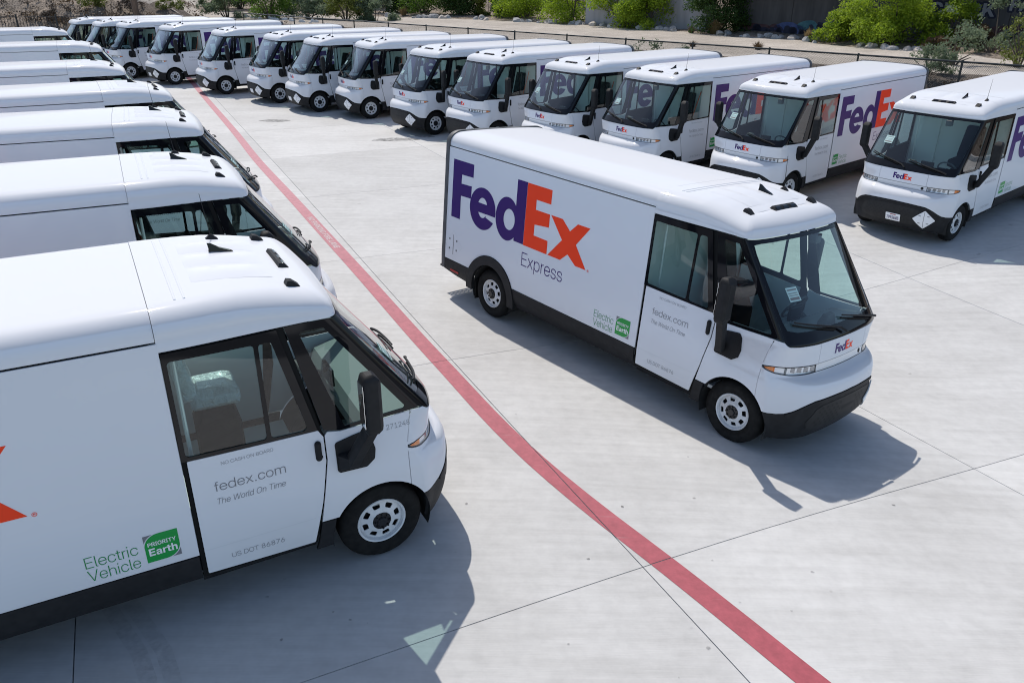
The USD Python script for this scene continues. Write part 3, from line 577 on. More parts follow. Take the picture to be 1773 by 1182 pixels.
def roof_top(x): return np.interp(x, [-9, -1.15, -.95, -.70, -.50, -.40, -.30], [2.738, 2.738, 2.730, 2.700, 2.660, 2.636, 2.606])
def cargo_roof():
    prof = []                                                # (y, z) from the right gutter over the top to the left gutter
    y0 = 1.018
    for q in np.linspace(0, math.pi / 2, 9): prof.append((y0 - .225 * (1 - math.cos(q)), 2.575 + .160 * math.sin(q)))
    prof = [(y0 - .003, 2.524), (y0, 2.536)] + prof
    for y in (.6, .3, 0): prof.append((y, 2.738 + .012 * (1 - (y / .8) ** 2)))
    full = [(-y, z) for y, z in prof] + [(y, z) for y, z in prof[::-1][1:]]
    xs = [-5.880, -4.5, -3.0, -1.5585]; V, F = [], []; n = len(full)
    for x in xs: V += [(x, y, z) for y, z in full]
    for i in range(len(xs) - 1):
        for k in range(n - 1): a, b, c, d = i * n + k, i * n + k + 1, (i + 1) * n + k + 1, (i + 1) * n + k; F += [(a, c, b), (a, d, c)]
    for i in (0, len(xs) - 1):
        c = len(V); V.append((xs[i], 0, 2.54)); F += [((c, i * n + k, i * n + k + 1) if i == 0 else (c, i * n + k + 1, i * n + k)) for k in range(n - 1)]
    m = trimesh.Trimesh(np.array(V), np.array(F), process=False); m.fix_normals(); return m
def cab_roof():
    av = np.r_[np.linspace(0, 1.2, 26), np.linspace(1.25, 1.2 + 1.24, 26)]
    zb = 2.446
    def edge(z): 
        a = av.copy(); P = front_point(a, np.full(len(a), z)); P[a > 1.2, 0] = np.interp(a[a > 1.2], [1.2, av[-1]], [float(flank_x(z)), -1.5545]); far = a > 1.2
        P[far, 1] = half_width(P[far, 0], np.full(far.sum(), z)); return P
    B0, B1 = edge(zb), edge(2.50)
    # above the window line the front does not follow the raked screen any more
    B1[:, 0] = np.where(av < 1.2, B0[:, 0] * .8 + B1[:, 0] * .2, B1[:, 0])
    frz = np.clip((B0[:, 0] + 1.0) / .75, 0, 1); B1[:, 2] = 2.50 * (1 - frz) + 2.462 * frz
    rows = [B0, B0 + (B1 - B0) * .5 + [0, .002, 0], B1]
    x = B1[:, 0]; cx = np.minimum(x, -.85)
    D = np.stack([cx - x, -B1[:, 1]], -1); L = np.linalg.norm(D, axis=1, keepdims=True); D /= L
    fr = np.clip((x + .85) / .6, 0, 1); R = .235 + .17 * fr ** 1.5
    crease = np.interp(x, [-1.55, -1.0, -.5, -.3], [.012, .012, .006, 0])
    for q in np.linspace(0, math.pi / 2, 10):
        ins = R * (1 - math.cos(q)); X = x + D[:, 0] * ins; Y = B1[:, 1] + D[:, 1] * ins
        zt = roof_top(x + D[:, 0] * R); Zb = np.interp(x, [-1.55, -.9, -.4, -.2], [2.575, 2.56, 2.50, 2.470]); Z = Zb + (zt - Zb) * math.sin(q)
        if q == 0: rows.append(np.stack([X, Y - crease, np.full(len(X), 2.535) * (1 - fr) + fr * 2.466], -1))
        rows.append(np.stack([X, Y, Z], -1))
    V, F = [], []; n = len(av)
    half = np.array(rows)                                     # rows x n x 3
    full = np.concatenate([half[:, ::-1] * [1, -1, 1], half[:, 1:]], 1)    # right rear -> nose -> left rear
    m = full.shape[1]; V = list(full.reshape(-1, 3))
    for i in range(full.shape[0] - 1):
        for k in range(m - 1): a, b, c, d = i * m + k, i * m + k + 1, (i + 1) * m + k + 1, (i + 1) * m + k; F += [(a, b, c), (a, c, d)]
    top = full[-1]; ys = np.linspace(-1, 1, 11); base = len(V); h = n
    for k in range(h):
        pl, pr = top[m - 1 - k], top[k]
        for t in ys: p = pr + (pl - pr) * (t + 1) / 2; V.append((p[0], p[1], p[2] + .012 * (1 - t * t)))
    for k in range(h - 1):
        for j in range(10): a, b, c, d = base + k * 11 + j, base + k * 11 + j + 1, base + (k + 1) * 11 + j + 1, base + (k + 1) * 11 + j; F += [(a, c, b), (a, d, c)]
    c = len(V); V.append((-1.5545, 0, 2.55))
    ends = [i * m for i in range(full.shape[0])] ; F += [(c, ends[i + 1], ends[i]) for i in range(len(ends) - 1)]
    ends = [i * m + m - 1 for i in range(full.shape[0])]; F += [(c, ends[i], ends[i + 1]) for i in range(len(ends) - 1)]
    mm = trimesh.Trimesh(np.array(V, float), np.array(F), process=True); mm.fix_normals()
    return mm
def hoop():
    def sect(o, x):
        pts = [(1.058 + o, .48), (1.062 + o, .70), (1.034 + o, 2.50)]
        for q in np.linspace(0, math.pi / 2, 8): pts.append((1.034 + o - .235 * (1 - math.cos(q)), 2.565 + (.185 + o) * math.sin(q)))
        pts.append((.4, 2.752 + o)); f = [(y, z) for y, z in pts] + [(-y, z) for y, z in pts[::-1]]
        return np.array([(x, y, z) for y, z in f])
    rows = [sect(-.035, -5.872), sect(.004, -5.878), sect(.008, -5.93), sect(-.004, -5.975), sect(-.04, -6.0), sect(-.12, -5.99), sect(-.13, -5.90)]
    m = len(rows[0]); V = np.vstack(rows); F = []
    for i in range(len(rows) - 1):
        for k in range(m - 1): a, b, c, d = i * m + k, i * m + k + 1, (i + 1) * m + k + 1, (i + 1) * m + k; F += [(a, b, c), (a, c, d)]
    t = trimesh.Trimesh(V, np.array(F), process=False)
    if (t.face_normals * (t.triangles_center - [-5.9, 0, 1.5]))[:, 1:].sum() < 0: t.invert()
    return t
def wheel(root, wx, s):
    W = empty('wheel', root)
    yo = 1.005
    HZ = .386; T = lambda m: (m.apply_transform(np.diag([1, s, 1, 1])), m.apply_translation([wx, 0, HZ]), m)[2]
    def fix(m):
        if s < 0: m.invert()
        return m
    prof = [(.226, yo - .018), (.236, yo - .006), (.262, yo + .006), (.310, yo + .010), (.346, yo + .004), (.371, yo - .012), (.387, yo - .034), (.393, yo - .060)]
    for y in (.075, .115, .150): prof += [(.393, yo - y + .006), (.386, yo - y + .003), (.386, yo - y - .003), (.393, yo - y - .006)]
    prof += [(.393, yo - .170), (.383, yo - .20), (.34, yo - .225), (.24, yo - .225), (.226, yo - .21)]
    obj('tyre', fix(T(revolve(prof, n=64))), 'tyre_rubber', W, smooth=35)
    disc = C2(0, 0, .206, 56).difference(C2(0, 0, .078, 32))
    for k in range(8):
        q = math.pi * (2 * k + .6) / 8; h = rounded(Polygon([(.130, -.030), (.178, -.038), (.178, .038), (.130, .030)]), .012)
        disc = disc.difference(affinity.rotate(h, math.degrees(q), origin=(0, 0)))
    def dish(a, b):
        r = np.hypot(a, b); y = yo - .030 + np.interp(r, [0, .09, .125, .150, .185, .206], [.020, .020, .004, -.004, -.008, -.020])
        d = np.interp(r, [.09, .10, .125, .15, .185, .206], [0, .25, .45, .25, .2, .6]); N = np.stack([d * a / np.maximum(r, 1e-6), np.ones_like(a), d * b / np.maximum(r, 1e-6)], -1); N /= np.linalg.norm(N, axis=1, keepdims=True)
        return np.stack([a + wx, s * y, b + HZ], -1), N * [1, s, 1]
    g = np.arange(-.21, .211, .03)
    lipm = fix(T(revolve([(.203, yo - .062), (.206, yo - .030), (.213, yo - .012), (.224, yo - .006), (.230, yo - .012), (.228, yo - .022)], n=56)))
    obj('rim', join([patch(disc, dish, g, g, th=.010), flat(lipm, 40)]), 'rim_steel', W)
    obj('rim_back', fix(T(revolve([(.001, yo - .10), (.205, yo - .085), (.208, yo - .04)], n=32))), 'rim_dark', W)
    hub = [flat(fix(T(revolve([(.001, yo + .016), (.040, yo + .016), (.046, yo + .008), (.050, yo - .004), (.086, yo - .008), (.092, yo - .020), (.092, yo - .06)], n=32))), 35)]
    for k in range(8):
        c = trimesh.creation.cylinder(.0105, .03, sections=6); c.apply_transform(trimesh.transformations.rotation_matrix(math.pi / 2, [1, 0, 0])); q = 2 * math.pi * k / 8
        c.apply_translation([wx + .068 * math.cos(q), s * (yo + .002), HZ + .068 * math.sin(q)]); hub.append(flat(c, False))
    obj('hub', join(hub), 'hub_black', W)

# ================================================================== the setting
def nt(n, t): return np.stack([.701 * np.asarray(n) - .713 * np.asarray(t), .713 * np.asarray(n) + .701 * np.asarray(t)], -1)
LOT_N, FENCE_N = 26.4, 31.0
LOT_Y = 59.6                                               # the iron fence closes the yard on the far side
eL, eT, O0 = np.array([-.434, .901]), np.array([.901, .434]), np.array([1.22, 5.60])
def GROUND(off=0.0):
    def surf(x, y):
        e = .05; z = ground_z(x, y) + off
        N = np.stack([-(ground_z(x + e, y) - ground_z(x - e, y)) / (2 * e), -(ground_z(x, y + e) - ground_z(x, y - e)) / (2 * e), np.ones_like(z)], -1)
        return np.stack([x, y, z], -1), N / np.linalg.norm(N, axis=1, keepdims=True)
    return surf
base = 'ground'
V = np.array([(-900, -900, -.75), (900, -900, -.75), (900, 900, -.75), (-900, 900, -.75)], float)
gp = obj('ground', (V, np.array([(0, 1, 2), (0, 2, 3)]), np.tile([0, 0, 1.0], (4, 1))), noisy('far_dirt', (.20, .16, .12), (.28, .23, .18), .6, rough=.95))
tag(stage.GetPrimAtPath(gp), kind='structure')
yb = obj('yard_base', patch(Polygon([tuple(nt(LOT_N - .02, -70)), tuple(nt(LOT_N - .02, 40)), (-40, 30), (-75, 58), (-75, -70)]), GROUND(-.03), np.arange(-75, 60, 1.5), np.arange(-80, 62, 1.5), th=0), 'concrete'); tag(stage.GetPrimAtPath(yb), kind='structure')
lot_path = empty('concrete_yard'); tag(stage.GetPrimAtPath(lot_path), kind='structure')
lot_half = Polygon([tuple(nt(LOT_N, -60)), tuple(nt(LOT_N, 90)), tuple(nt(-80, 90)), tuple(nt(-80, -60))]).intersection(Polygon([(-90, -12), (60, -12), (60, LOT_Y + 1), (-90, LOT_Y + 1)]))
fil = lot_half.intersection(Polygon([(-75, -10), (40, -10), (40, 61), (-75, 61)]))
obj('joint_bed', patch(fil, GROUND(-.011), np.arange(-75, 41, 1.0), np.arange(-12, 62, 1.0), th=0), 'joint_filler', lot_path)
SLABS = []
for i in range(-3, 13):
    for j in range(-9, 10):
        g = .005
        c0 = O0 + eL * (4.8 * i + g) + eT * (4.69 * j + g); a = eL * (4.8 - 2 * g); b = eT * (4.69 - 2 * g)
        sl = Polygon([c0, c0 + b, c0 + a + b, c0 + a]).intersection(lot_half)
        if sl.is_empty or sl.geom_type != 'Polygon' or sl.area < .3: continue
        cx, cy = sl.centroid.coords[0]
        if cy < 0 or abs(cx) > .80 * cy + 6.5: continue
        SLABS.append(sl)
        obj('slab', patch(sl, GROUND(), np.arange(-70, 40, .6), np.arange(-10, 70, .6), th=.05, both=False), 'concrete', lot_path)
# painted red line with its stencil
cl = np.array([(-17.2, 43.0), (-13.55, 35.4), (-9.02, 26.02), (-7.49, 22.76), (-5.30, 18.40), (-4.0, 15.80), (-2.80, 13.43), (-1.89, 11.58), (-.91, 9.60), (-.45, 8.74), (.10, 7.55), (.72, 6.63), (1.21, 6.0), (1.655, 5.33), (2.06, 4.78), (2.45, 4.12), (3.5, 2.6), (4.6, 1.0)])
yy = np.linspace(1.0, 43.0, 120); xx = PchipInterpolator(cl[::-1, 1], cl[::-1, 0])(yy); k5 = np.ones(7) / 7
xs5 = np.convolve(np.pad(xx, 3, mode='reflect', reflect_type='odd'), k5, 'valid')
line = LineString(np.stack([xs5, yy], -1)); band = line.buffer(.118, cap_style='flat')
parts = [patch(q, GROUND(.0035), np.arange(-70, 40, .6), np.arange(-10, 70, .6), th=0) for sl in SLABS for q in getattr(band.intersection(sl), 'geoms', [band.intersection(sl)]) if q.geom_type == 'Polygon' and q.area > 1e-4]
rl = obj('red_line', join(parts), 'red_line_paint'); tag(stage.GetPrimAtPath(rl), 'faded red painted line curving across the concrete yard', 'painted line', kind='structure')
st0 = line.project(Point(-4.55, 16.9)); glyph = []
word = text_shape('NO PARKING FIRE LANE', .115, 700, width=2.35)
def along(x, y):
    P = np.array([line.interpolate(st0 - q).coords[0] for q in x]); Q = np.array([line.interpolate(st0 - q - .05).coords[0] for q in x]); d = Q - P; d /= np.linalg.norm(d, axis=1, keepdims=True)
    n = np.stack([-d[:, 1], d[:, 0]], -1); W = P + n * (np.asarray(y) - .055)[:, None]
    return GROUND(.0065)(W[:, 0], W[:, 1])
obj('stencil_lettering', patch(word, along, np.arange(0, 3, .3), [], th=0), 'stencil_white', rl)

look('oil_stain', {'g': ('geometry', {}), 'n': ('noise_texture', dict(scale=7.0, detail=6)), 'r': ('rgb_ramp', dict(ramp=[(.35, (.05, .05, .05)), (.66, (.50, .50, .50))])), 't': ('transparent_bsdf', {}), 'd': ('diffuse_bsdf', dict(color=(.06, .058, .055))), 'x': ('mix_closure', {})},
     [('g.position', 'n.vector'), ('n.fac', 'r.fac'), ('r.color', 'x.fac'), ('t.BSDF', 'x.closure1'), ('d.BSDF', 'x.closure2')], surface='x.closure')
look('tyre_mark', {'g': ('geometry', {}), 'n': ('noise_texture', dict(scale=26.0, detail=4)), 'r': ('rgb_ramp', dict(ramp=[(.36, (.0, .0, .0)), (.72, (.15, .15, .15))])), 't': ('transparent_bsdf', {}), 'd': ('diffuse_bsdf', dict(color=(.05, .05, .05))), 'x': ('mix_closure', {})},
     [('g.position', 'n.vector'), ('n.fac', 'r.fac'), ('r.color', 'x.fac'), ('t.BSDF', 'x.closure1'), ('d.BSDF', 'x.closure2')], surface='x.closure')
rs = np.random.default_rng(41)
def spot(cx, cy, w, h, sd):
    q = np.linspace(0, 2 * math.pi, 25)[:-1]; rr = .6 + .8 * meshkit.noise(np.stack([np.cos(q) * 1.6 + sd, np.sin(q) * 1.6 + sd, 0 * q], -1), 3); return Polygon(np.stack([cx + w * .5 * rr * np.cos(q), cy + h * .5 * rr * np.sin(q)], -1)).buffer(0)
for k in range(90):
    y = rs.uniform(4.2, 1) if False else 4.0 + 22 * rs.uniform() ** 2; x = rs.uniform(-.62, .66) * y; w = rs.uniform(.012, .038)
    obj('spot', patch(spot(x, y, w, w * rs.uniform(.5, 1), k), GROUND(.0055), [], [], th=0), 'oil_stain', lot_path)
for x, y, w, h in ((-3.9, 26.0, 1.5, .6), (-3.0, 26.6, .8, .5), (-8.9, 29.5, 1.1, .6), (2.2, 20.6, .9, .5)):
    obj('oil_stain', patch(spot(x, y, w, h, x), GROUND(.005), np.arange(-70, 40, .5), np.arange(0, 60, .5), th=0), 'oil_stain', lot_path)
for off in (0.0, .19):
    arc = LineString([(-3.46 + off, 5.05 + off * .1), (-3.22 + off, 4.80 + off * .1), (-2.95 + off, 4.52 + off * .1), (-2.76 + off, 4.25), (-2.62 + off, 3.9), (-2.55 + off, 3.4)])
    obj('tyre_mark', patch(arc.buffer(.06, cap_style='flat'), GROUND(.005), np.arange(-70, 40, .5), np.arange(0, 60, .5), th=0), 'tyre_mark', lot_path)

# kerb, bank, path, verge behind the right-hand row
def far_n(t): return np.interp(t, [-30, 8, 12, 16, 24, 30, 37, 45, 52, 60, 75, 95], [38, 41.5, 42.5, 43.6, 46.1, 47.3, 48.2, 48.8, 48.4, 45.4, 40.0, 36])
def hill(x, y): return .44 * np.maximum(0, np.minimum(y - 61.0, 1.15 * (-.352 * y - x + 1.0)))
def bank_z(n, t):
    xy = nt(n, t); fn = far_n(t); pn = 34.0 + np.clip((t - 40) / 20, 0, 1) * -1.2
    z = np.interp(n, [26, 27.0, 31.0, 33.0], [.12, .16, .50, .95]); s = np.clip((n - 31) / np.maximum(pn - 31, .1), 0, 1)
    z = np.where(n > 31, .50 + 1.12 * s * s * (3 - 2 * s), z)
    z = z + np.clip((n - fn) / 2.5, 0, 1) * .18 + .45 * np.clip(n - fn - 7.5, 0, None) * np.clip((t - 24) / 6, 0, 1)
    z = z + (meshkit.fbm(np.stack([xy[..., 0] * .8, xy[..., 1] * .8, 0 * n], -1), 4, 3) - .5) * .22 * np.clip((n - 26.5) / 2, .1, 1) * np.where((n > pn) & (n < fn), .45, 1.0)
    return np.maximum(z, hill(xy[..., 0], xy[..., 1]) + (meshkit.fbm(np.stack([xy[..., 0] * .5, xy[..., 1] * .5, 0 * n], -1), 5, 9) - .5) * .9 * np.clip(hill(xy[..., 0], xy[..., 1]) / 1.0, 0, 1))
def sheet(name, n0, n1, ts, k, mat, label=None, cat=None):
    T, K = np.meshgrid(ts, np.linspace(0, 1, k), indexing='ij')
    N_ = n0(T) + (n1(T) - n0(T)) * K; xy = nt(N_, T); Z = bank_z(N_, T)
    V = np.concatenate([xy, Z[..., None]], -1).reshape(-1, 3); a = np.arange(len(ts) - 1)[:, None] * k + np.arange(k - 1)[None]; a = a.ravel()
    F = np.vstack([np.stack([a, a + k, a + k + 1], 1), np.stack([a, a + k + 1, a + 1], 1)])
    p = obj(name, trimesh.Trimesh(V, F, process=False), mat, smooth=True); tag(stage.GetPrimAtPath(p), label, cat, kind='structure'); return p
def dirt(name, c, dark, scale, bump, speck=.55):
    return look(name, {'g': ('geometry', {}), 'n': ('noise_texture', dict(scale=scale, detail=9, roughness=.7)), 'n2': ('noise_texture', dict(scale=.35, detail=4)), 'v': ('voronoi_texture' if False else 'noise_texture', dict(scale=scale * 7, detail=3)),
        'r': ('rgb_ramp', dict(ramp=[(.32, dark), (.5, c), (.72, tuple(min(1, q * 1.18) for q in c))])), 'r2': ('rgb_ramp', dict(ramp=[(.3, (.8, .79, .77)), (.65, (1.06, 1.06, 1.06))])), 'r3': ('rgb_ramp', dict(ramp=[(.40, (speck, speck, speck)), (.52, (1, 1, 1)), (.62, (1.2, 1.2, 1.2))])),
        'a': ('mix', dict(mix_type='multiply', fac=1.0)), 'b': ('mix', dict(mix_type='multiply', fac=1.0)), 'bp': ('bump', dict(strength=bump, distance=.06)), 'p': ('principled_bsdf', dict(roughness=.95, specular_ior_level=.2))},
        [('g.position', 'n.vector'), ('g.position', 'n2.vector'), ('g.position', 'v.vector'), ('n.fac', 'r.fac'), ('n2.fac', 'r2.fac'), ('v.fac', 'r3.fac'), ('r.color', 'a.color1'), ('r2.color', 'a.color2'), ('a.color', 'b.color1'), ('r3.color', 'b.color2'), ('b.color', 'p.base_color'), ('v.fac', 'bp.height'), ('bp.normal', 'p.normal')])
dirt('gravel_bank', (.175, .145, .12), (.075, .062, .052), 3.0, .9, .42); dirt('path_dirt', (.43, .385, .335), (.37, .33, .285), 1.6, .3, .86); dirt('dry_soil', (.30, .245, .195), (.16, .13, .10), 1.1, .9, .5)
ts = np.arange(-28, 92, .6)
sheet('bank', lambda t: 0 * t + LOT_N + .15, lambda t: 34.0 - 1.2 * np.clip((t - 40) / 20, 0, 1), ts, 26, 'gravel_bank', 'stony bank rising behind the wire fence', 'bank')
sheet('path', lambda t: 34.0 - 1.2 * np.clip((t - 40) / 20, 0, 1), far_n, ts, 20, 'path_dirt', 'pale dirt path running behind the wire fence', 'path')
sheet('verge', far_n, lambda t: far_n(t) + 45, ts, 60, 'dry_soil', 'brown ground with shrubs beyond the dirt path', 'ground')
# dry hillside beyond the iron fence
X, Y = np.meshgrid(np.arange(-78, -14, .55), np.arange(60.6, 112, .55), indexing='ij')
Z = hill(X, Y) + (meshkit.fbm(np.stack([X * .45, Y * .45, 0 * X], -1), 5, 21) - .5) * 1.1 * np.clip(hill(X, Y), .1, 1)
k = X.shape[1]; a = (np.arange(X.shape[0] - 1)[:, None] * k + np.arange(k - 1)[None]).ravel()
HV = np.stack([X, Y, Z], -1).reshape(-1, 3); HF = np.vstack([np.stack([a, a + k, a + k + 1], 1), np.stack([a, a + k + 1, a + 1], 1)])
cx_ = HV[HF].mean(1); edge_ = -.432 * cx_[:, 1] + (meshkit.fbm(cx_ * [.3, .3, 0], 4, 5) - .5) * 7; pale = cx_[:, 0] > edge_
for nm, mk, mt, lb in (('hillside', ~pale, 'dry_soil', 'dry brown hillside beyond the black iron fence'), ('dirt_slope', pale, 'path_dirt', 'pale bare dirt slope at the right end of the hillside')):
    ids, inv = np.unique(HF[mk], return_inverse=True); hp = obj(nm, trimesh.Trimesh(HV[ids], inv.reshape(-1, 3), process=False), mt, smooth=True); tag(stage.GetPrimAtPath(hp), lb, 'hillside', kind='structure')
def surface_z(x, y):
    n = .701 * x + .713 * y; t = -.713 * x + .701 * y
    return float(max(bank_z(np.array(n), np.array(t)), float(hill(np.array(x), np.array(y)))))
kt = np.arange(-28, 75, 2.0); kerb = empty('kerb'); tag(stage.GetPrimAtPath(kerb), kind='structure')
P = nt(LOT_N + .0 * kt, kt); Q = nt(LOT_N + .15 + 0 * kt, kt); V = []
for (x0, y0), (x1, y1) in zip(P, Q): V += [(x0, y0, -.5), (x0, y0, .14), (x1, y1, .15), (x1, y1, -.5)]
F = []
for i in range(len(kt) - 1):
    for q in range(3): a0, b0 = i * 4 + q, i * 4 + q + 1; F += [(a0, b0, b0 + 4), (a0, b0 + 4, a0 + 4)]
obj('kerb_stone', (np.array(V), np.array(F)), 'concrete', kerb, smooth=False)

# chain-link fence
noisy('dark_vinyl', (.012, .016, .014), (.02, .024, .022), 20, rough=.4)
fe = empty('chain_link_fence'); tag(stage.GetPrimAtPath(fe), 'black chain-link fence with top rail behind the right-hand van row', 'fence')
ft = np.arange(-2.0, 60.1, 3.6)
gz = lambda t: .50
def fpt(t, h): x, y = nt(FENCE_N, t); return (x, y, gz(t) + h)
for t in ft: obj('fence_post', tube([fpt(t, -.2), fpt(t, 1.86)], .038, 8), 'dark_vinyl', fe)
obj('top_rail', tube([fpt(t, 1.80) for t in np.arange(-2, 60, 1.2)], .034, 8), 'dark_vinyl', fe)
obj('bottom_wire', tube([fpt(t, .06) for t in np.arange(-2, 60, 1.2)], .006, 5), 'dark_vinyl', fe)
V, F, H, step = [], [], 1.76, .06
for sg in (1, -1):
    for t0 in np.arange(-2, 59.4, step):
        ta, tb = (t0, t0 + H) if sg > 0 else (t0 + H, t0)
        pts = [np.array(fpt(ta + (tb - ta) * q, .04 + H * q)) for q in (0, .5, 1)]; b0 = len(V); r = .0036
        for p in pts:
            for q in range(3): an = 2 * math.pi * q / 3; V.append(p + r * (math.cos(an) * np.array([.713, -.701, 0]) + math.sin(an) * np.array([0, 0, 1.0])))
        for q in range(2):
            for e in range(3): i0, i1 = b0 + q * 3 + e, b0 + q * 3 + (e + 1) % 3; F += [(i0, i1, i1 + 3), (i0, i1 + 3, i0 + 3)]
mp = obj('wire_mesh', (np.array(V), np.array(F)), 'dark_vinyl', fe, smooth=False); tag(stage.GetPrimAtPath(mp), kind='stuff')
# iron fence on the far left
fi = empty('iron_fence'); tag(stage.GetPrimAtPath(fi), 'black iron picket fence below the dry hillside', 'fence')
A, B = np.array([-43.0, 58.0]), np.array([-25.0, 61.6]); L = np.linalg.norm(B - A)
ipt = lambda d, h: tuple(A + (B - A) * d / L) + (h,)
plain('iron_black', (.012, .012, .013), .45)
for d in np.arange(0, L + .1, 2.6):
    x, y, _ = ipt(d, 0); obj('fence_post', box(x - .045, x + .045, y - .045, y + .045, 0, 2.30), 'iron_black', fi)
for d in np.arange(.2, L, .2):
    if min(d % 2.6, 2.6 - d % 2.6) > .08: x, y, _ = ipt(d, 0); obj('picket', box(x - .011, x + .011, y - .011, y + .011, .08, 2.24), 'iron_black', fi)
for h in (.2, 2.14): obj('rail', tube([ipt(0, h), ipt(L, h)], .024, 4), 'iron_black', fi)

# ------------------------------------------------------------------ plants
def leaf_look(name, c, c2, trans=.45):
    look(name, {'g': ('geometry', {}), 'r': ('rgb_ramp', dict(ramp=[(0, c), (.6, c2), (1, tuple(min(1, q * 1.35) for q in c2))])), 'p': ('principled_bsdf', dict(roughness=.55, specular_ior_level=.35)), 't': ('translucent_bsdf', {}), 'x': ('mix_closure', dict(fac=trans))},
         [('g.random_per_island', 'r.fac'), ('r.color', 'p.base_color'), ('r.color', 't.color'), ('p.BSDF', 'x.closure1'), ('t.BSDF', 'x.closure2')], surface='x.closure')
leaf_look('leaf_bright', (.28, .39, .03), (.54, .64, .06), .55); leaf_look('leaf_dark', (.05, .10, .022), (.14, .21, .05), .4)
leaf_look('leaf_grey', (.17, .22, .13), (.38, .43, .27), .45); leaf_look('leaf_olive', (.15, .18, .035), (.33, .35, .08), .4)
leaf_look('leaf_mid', (.11, .20, .025), (.26, .38, .05), .45); leaf_look('leaf_dry', (.13, .085, .045), (.26, .185, .10), .3); leaf_look('leaf_straw', (.34, .25, .12), (.52, .41, .22), .3); leaf_look('leaf_twig', (.11, .085, .065), (.24, .19, .14), .2)
noisy('bark', (.06, .045, .032), (.12, .09, .065), 8, rough=.9)
def leaves(P, size, r, up=.25):
    """Two-triangle folded leaves at the points P."""
    n = len(P); d = r.normal(size=(n, 3)); d /= np.linalg.norm(d, axis=1, keepdims=True); d[:, 2] += up * .4; d /= np.linalg.norm(d, axis=1, keepdims=True)
    w = np.cross(d, r.normal(size=(n, 3))); w /= np.linalg.norm(w, axis=1, keepdims=True); s = (size * r.uniform(.6, 1.3, n))[:, None]
    nrm = np.cross(d, w)
    a, b, c, e = P - d * s * .5, P + w * s * .28 + nrm * s * .08, P + d * s * .5, P - w * s * .28 + nrm * s * .08
    V = np.stack([a, b, c, e], 1).reshape(-1, 3); i = np.arange(n) * 4
    return V, np.vstack([np.stack([i, i + 1, i + 2], 1), np.stack([i, i + 2, i + 3], 1)])
def bush(name, x, y, w, h, kind, label, cat='bush', group=None, n=5000, size=.15, seed=0, airy=0.0, depth=None, lobes=14, lift=0.0):
    r = np.random.default_rng(1000 + seed); z0 = surface_z(x, y) - .05; root = empty(name, loc=(x, y, z0)); tag(stage.GetPrimAtPath(root), label, cat, group)
    depth = depth or w * .8; cen, rad = [], []
    lobes = int(lobes * 1.7) if airy < .5 else lobes
    for k in range(lobes):
        an = r.uniform(0, 2 * math.pi); q = math.sqrt(r.uniform(0, 1)); zz = r.uniform(.02, .86) ** 1.15; sc_ = math.cos(math.pi * .5 * zz) ** .45
        cen.append((q * math.cos(an) * w * .42 * sc_, q * math.sin(an) * depth * .42 * sc_, lift + zz * (h - lift) * (1 - .18 * q))); rad.append(r.uniform(.13, .23) * min(w, h * 1.2))
    cen, rad = np.array(cen), np.array(rad); pk = rad ** 2 / (rad ** 2).sum(); id_ = r.choice(lobes, n, p=pk)
    d = r.normal(size=(n, 3)); d /= np.linalg.norm(d, axis=1, keepdims=True); d[:, 2] = np.where(d[:, 2] < -.5, -d[:, 2], d[:, 2])
    rr = rad[id_] * (r.uniform(0, 1, n) ** (.33 if airy < .5 else .7)) * r.uniform(.8, 1.15, n)
    P = cen[id_] + d * rr[:, None] * [1, 1, .9]
    P = P[(P[:, 2] > .02) & (P[:, 2] < h * 1.05)]
    cl = meshkit.noise(P * 2.3 + seed, seed) if airy else np.ones(len(P)); P = P[cl > airy * .62]
    obj('crown', leaves(P, size, r), 'leaf_' + kind, root, smooth=False)
    st = []
    for k in range(min(lobes, 9)):
        c = cen[k]; m_ = c * [.35, .35, .5]; st.append(flat(tube([(c[0] * .1, c[1] * .1, -.1), tuple(m_), tuple(c)], [.05 * h / 3, .03 * h / 3, .012], 6)))
    obj('stem', join(st), 'bark', root)
    return root
def grass(name, x, y, w, h, kind, label, cat='grass tuft', group=None, n=260, seed=0):
    r = np.random.default_rng(5000 + seed); z0 = surface_z(x, y) - .03; V, F = [], []
    for k in range(n):
        an = r.uniform(0, 2 * math.pi); q = r.uniform(0, 1) ** .7; b = np.array([math.cos(an), math.sin(an), 0]) * w * .12 * q; tip = np.array([math.cos(an) * w * .5 * q, math.sin(an) * w * .5 * q, h * r.uniform(.6, 1.05) * (1 - .35 * q)])
        mid = b + (tip - b) * .5 + [0, 0, h * .14]; sd_ = np.array([-math.sin(an), math.cos(an), 0]) * .014 * max(1, h); i = len(V)
        V += [b - sd_, b + sd_, mid - sd_ * .7, mid + sd_ * .7, tip]; F += [(i, i + 1, i + 3), (i, i + 3, i + 2), (i + 2, i + 3, i + 4)]
    p = empty(name, loc=(x, y, z0)); tag(stage.GetPrimAtPath(p), label, cat, group); obj('blades', (np.array(V), np.array(F)), 'leaf_' + kind, p, smooth=False)
bush('green_bush', 1.0, 70.4, 5.2, 4.4, 'bright', 'bright green bush left of the two largest beyond the rocks', n=10000, seed=1)
bush('green_bush', 4.6, 66.0, 6.0, 4.6, 'bright', 'broad bright green bush in the middle of the far verge', n=13000, seed=2)
bush('green_bush', 8.2, 60.3, 7.2, 4.6, 'bright', 'bright green bush beside the pale concrete wing wall', n=18000, seed=3)
bush('green_bush', 9.4, 58.7, 4.6, 3.6, 'bright', 'bright green bush leaning against the left part of the wing wall', n=10000, seed=33)
bush('dark_bush', 13.1, 54.3, 4.4, 4.2, 'dark', 'dark green bush between wing wall and graffiti wall', n=10000, seed=4)
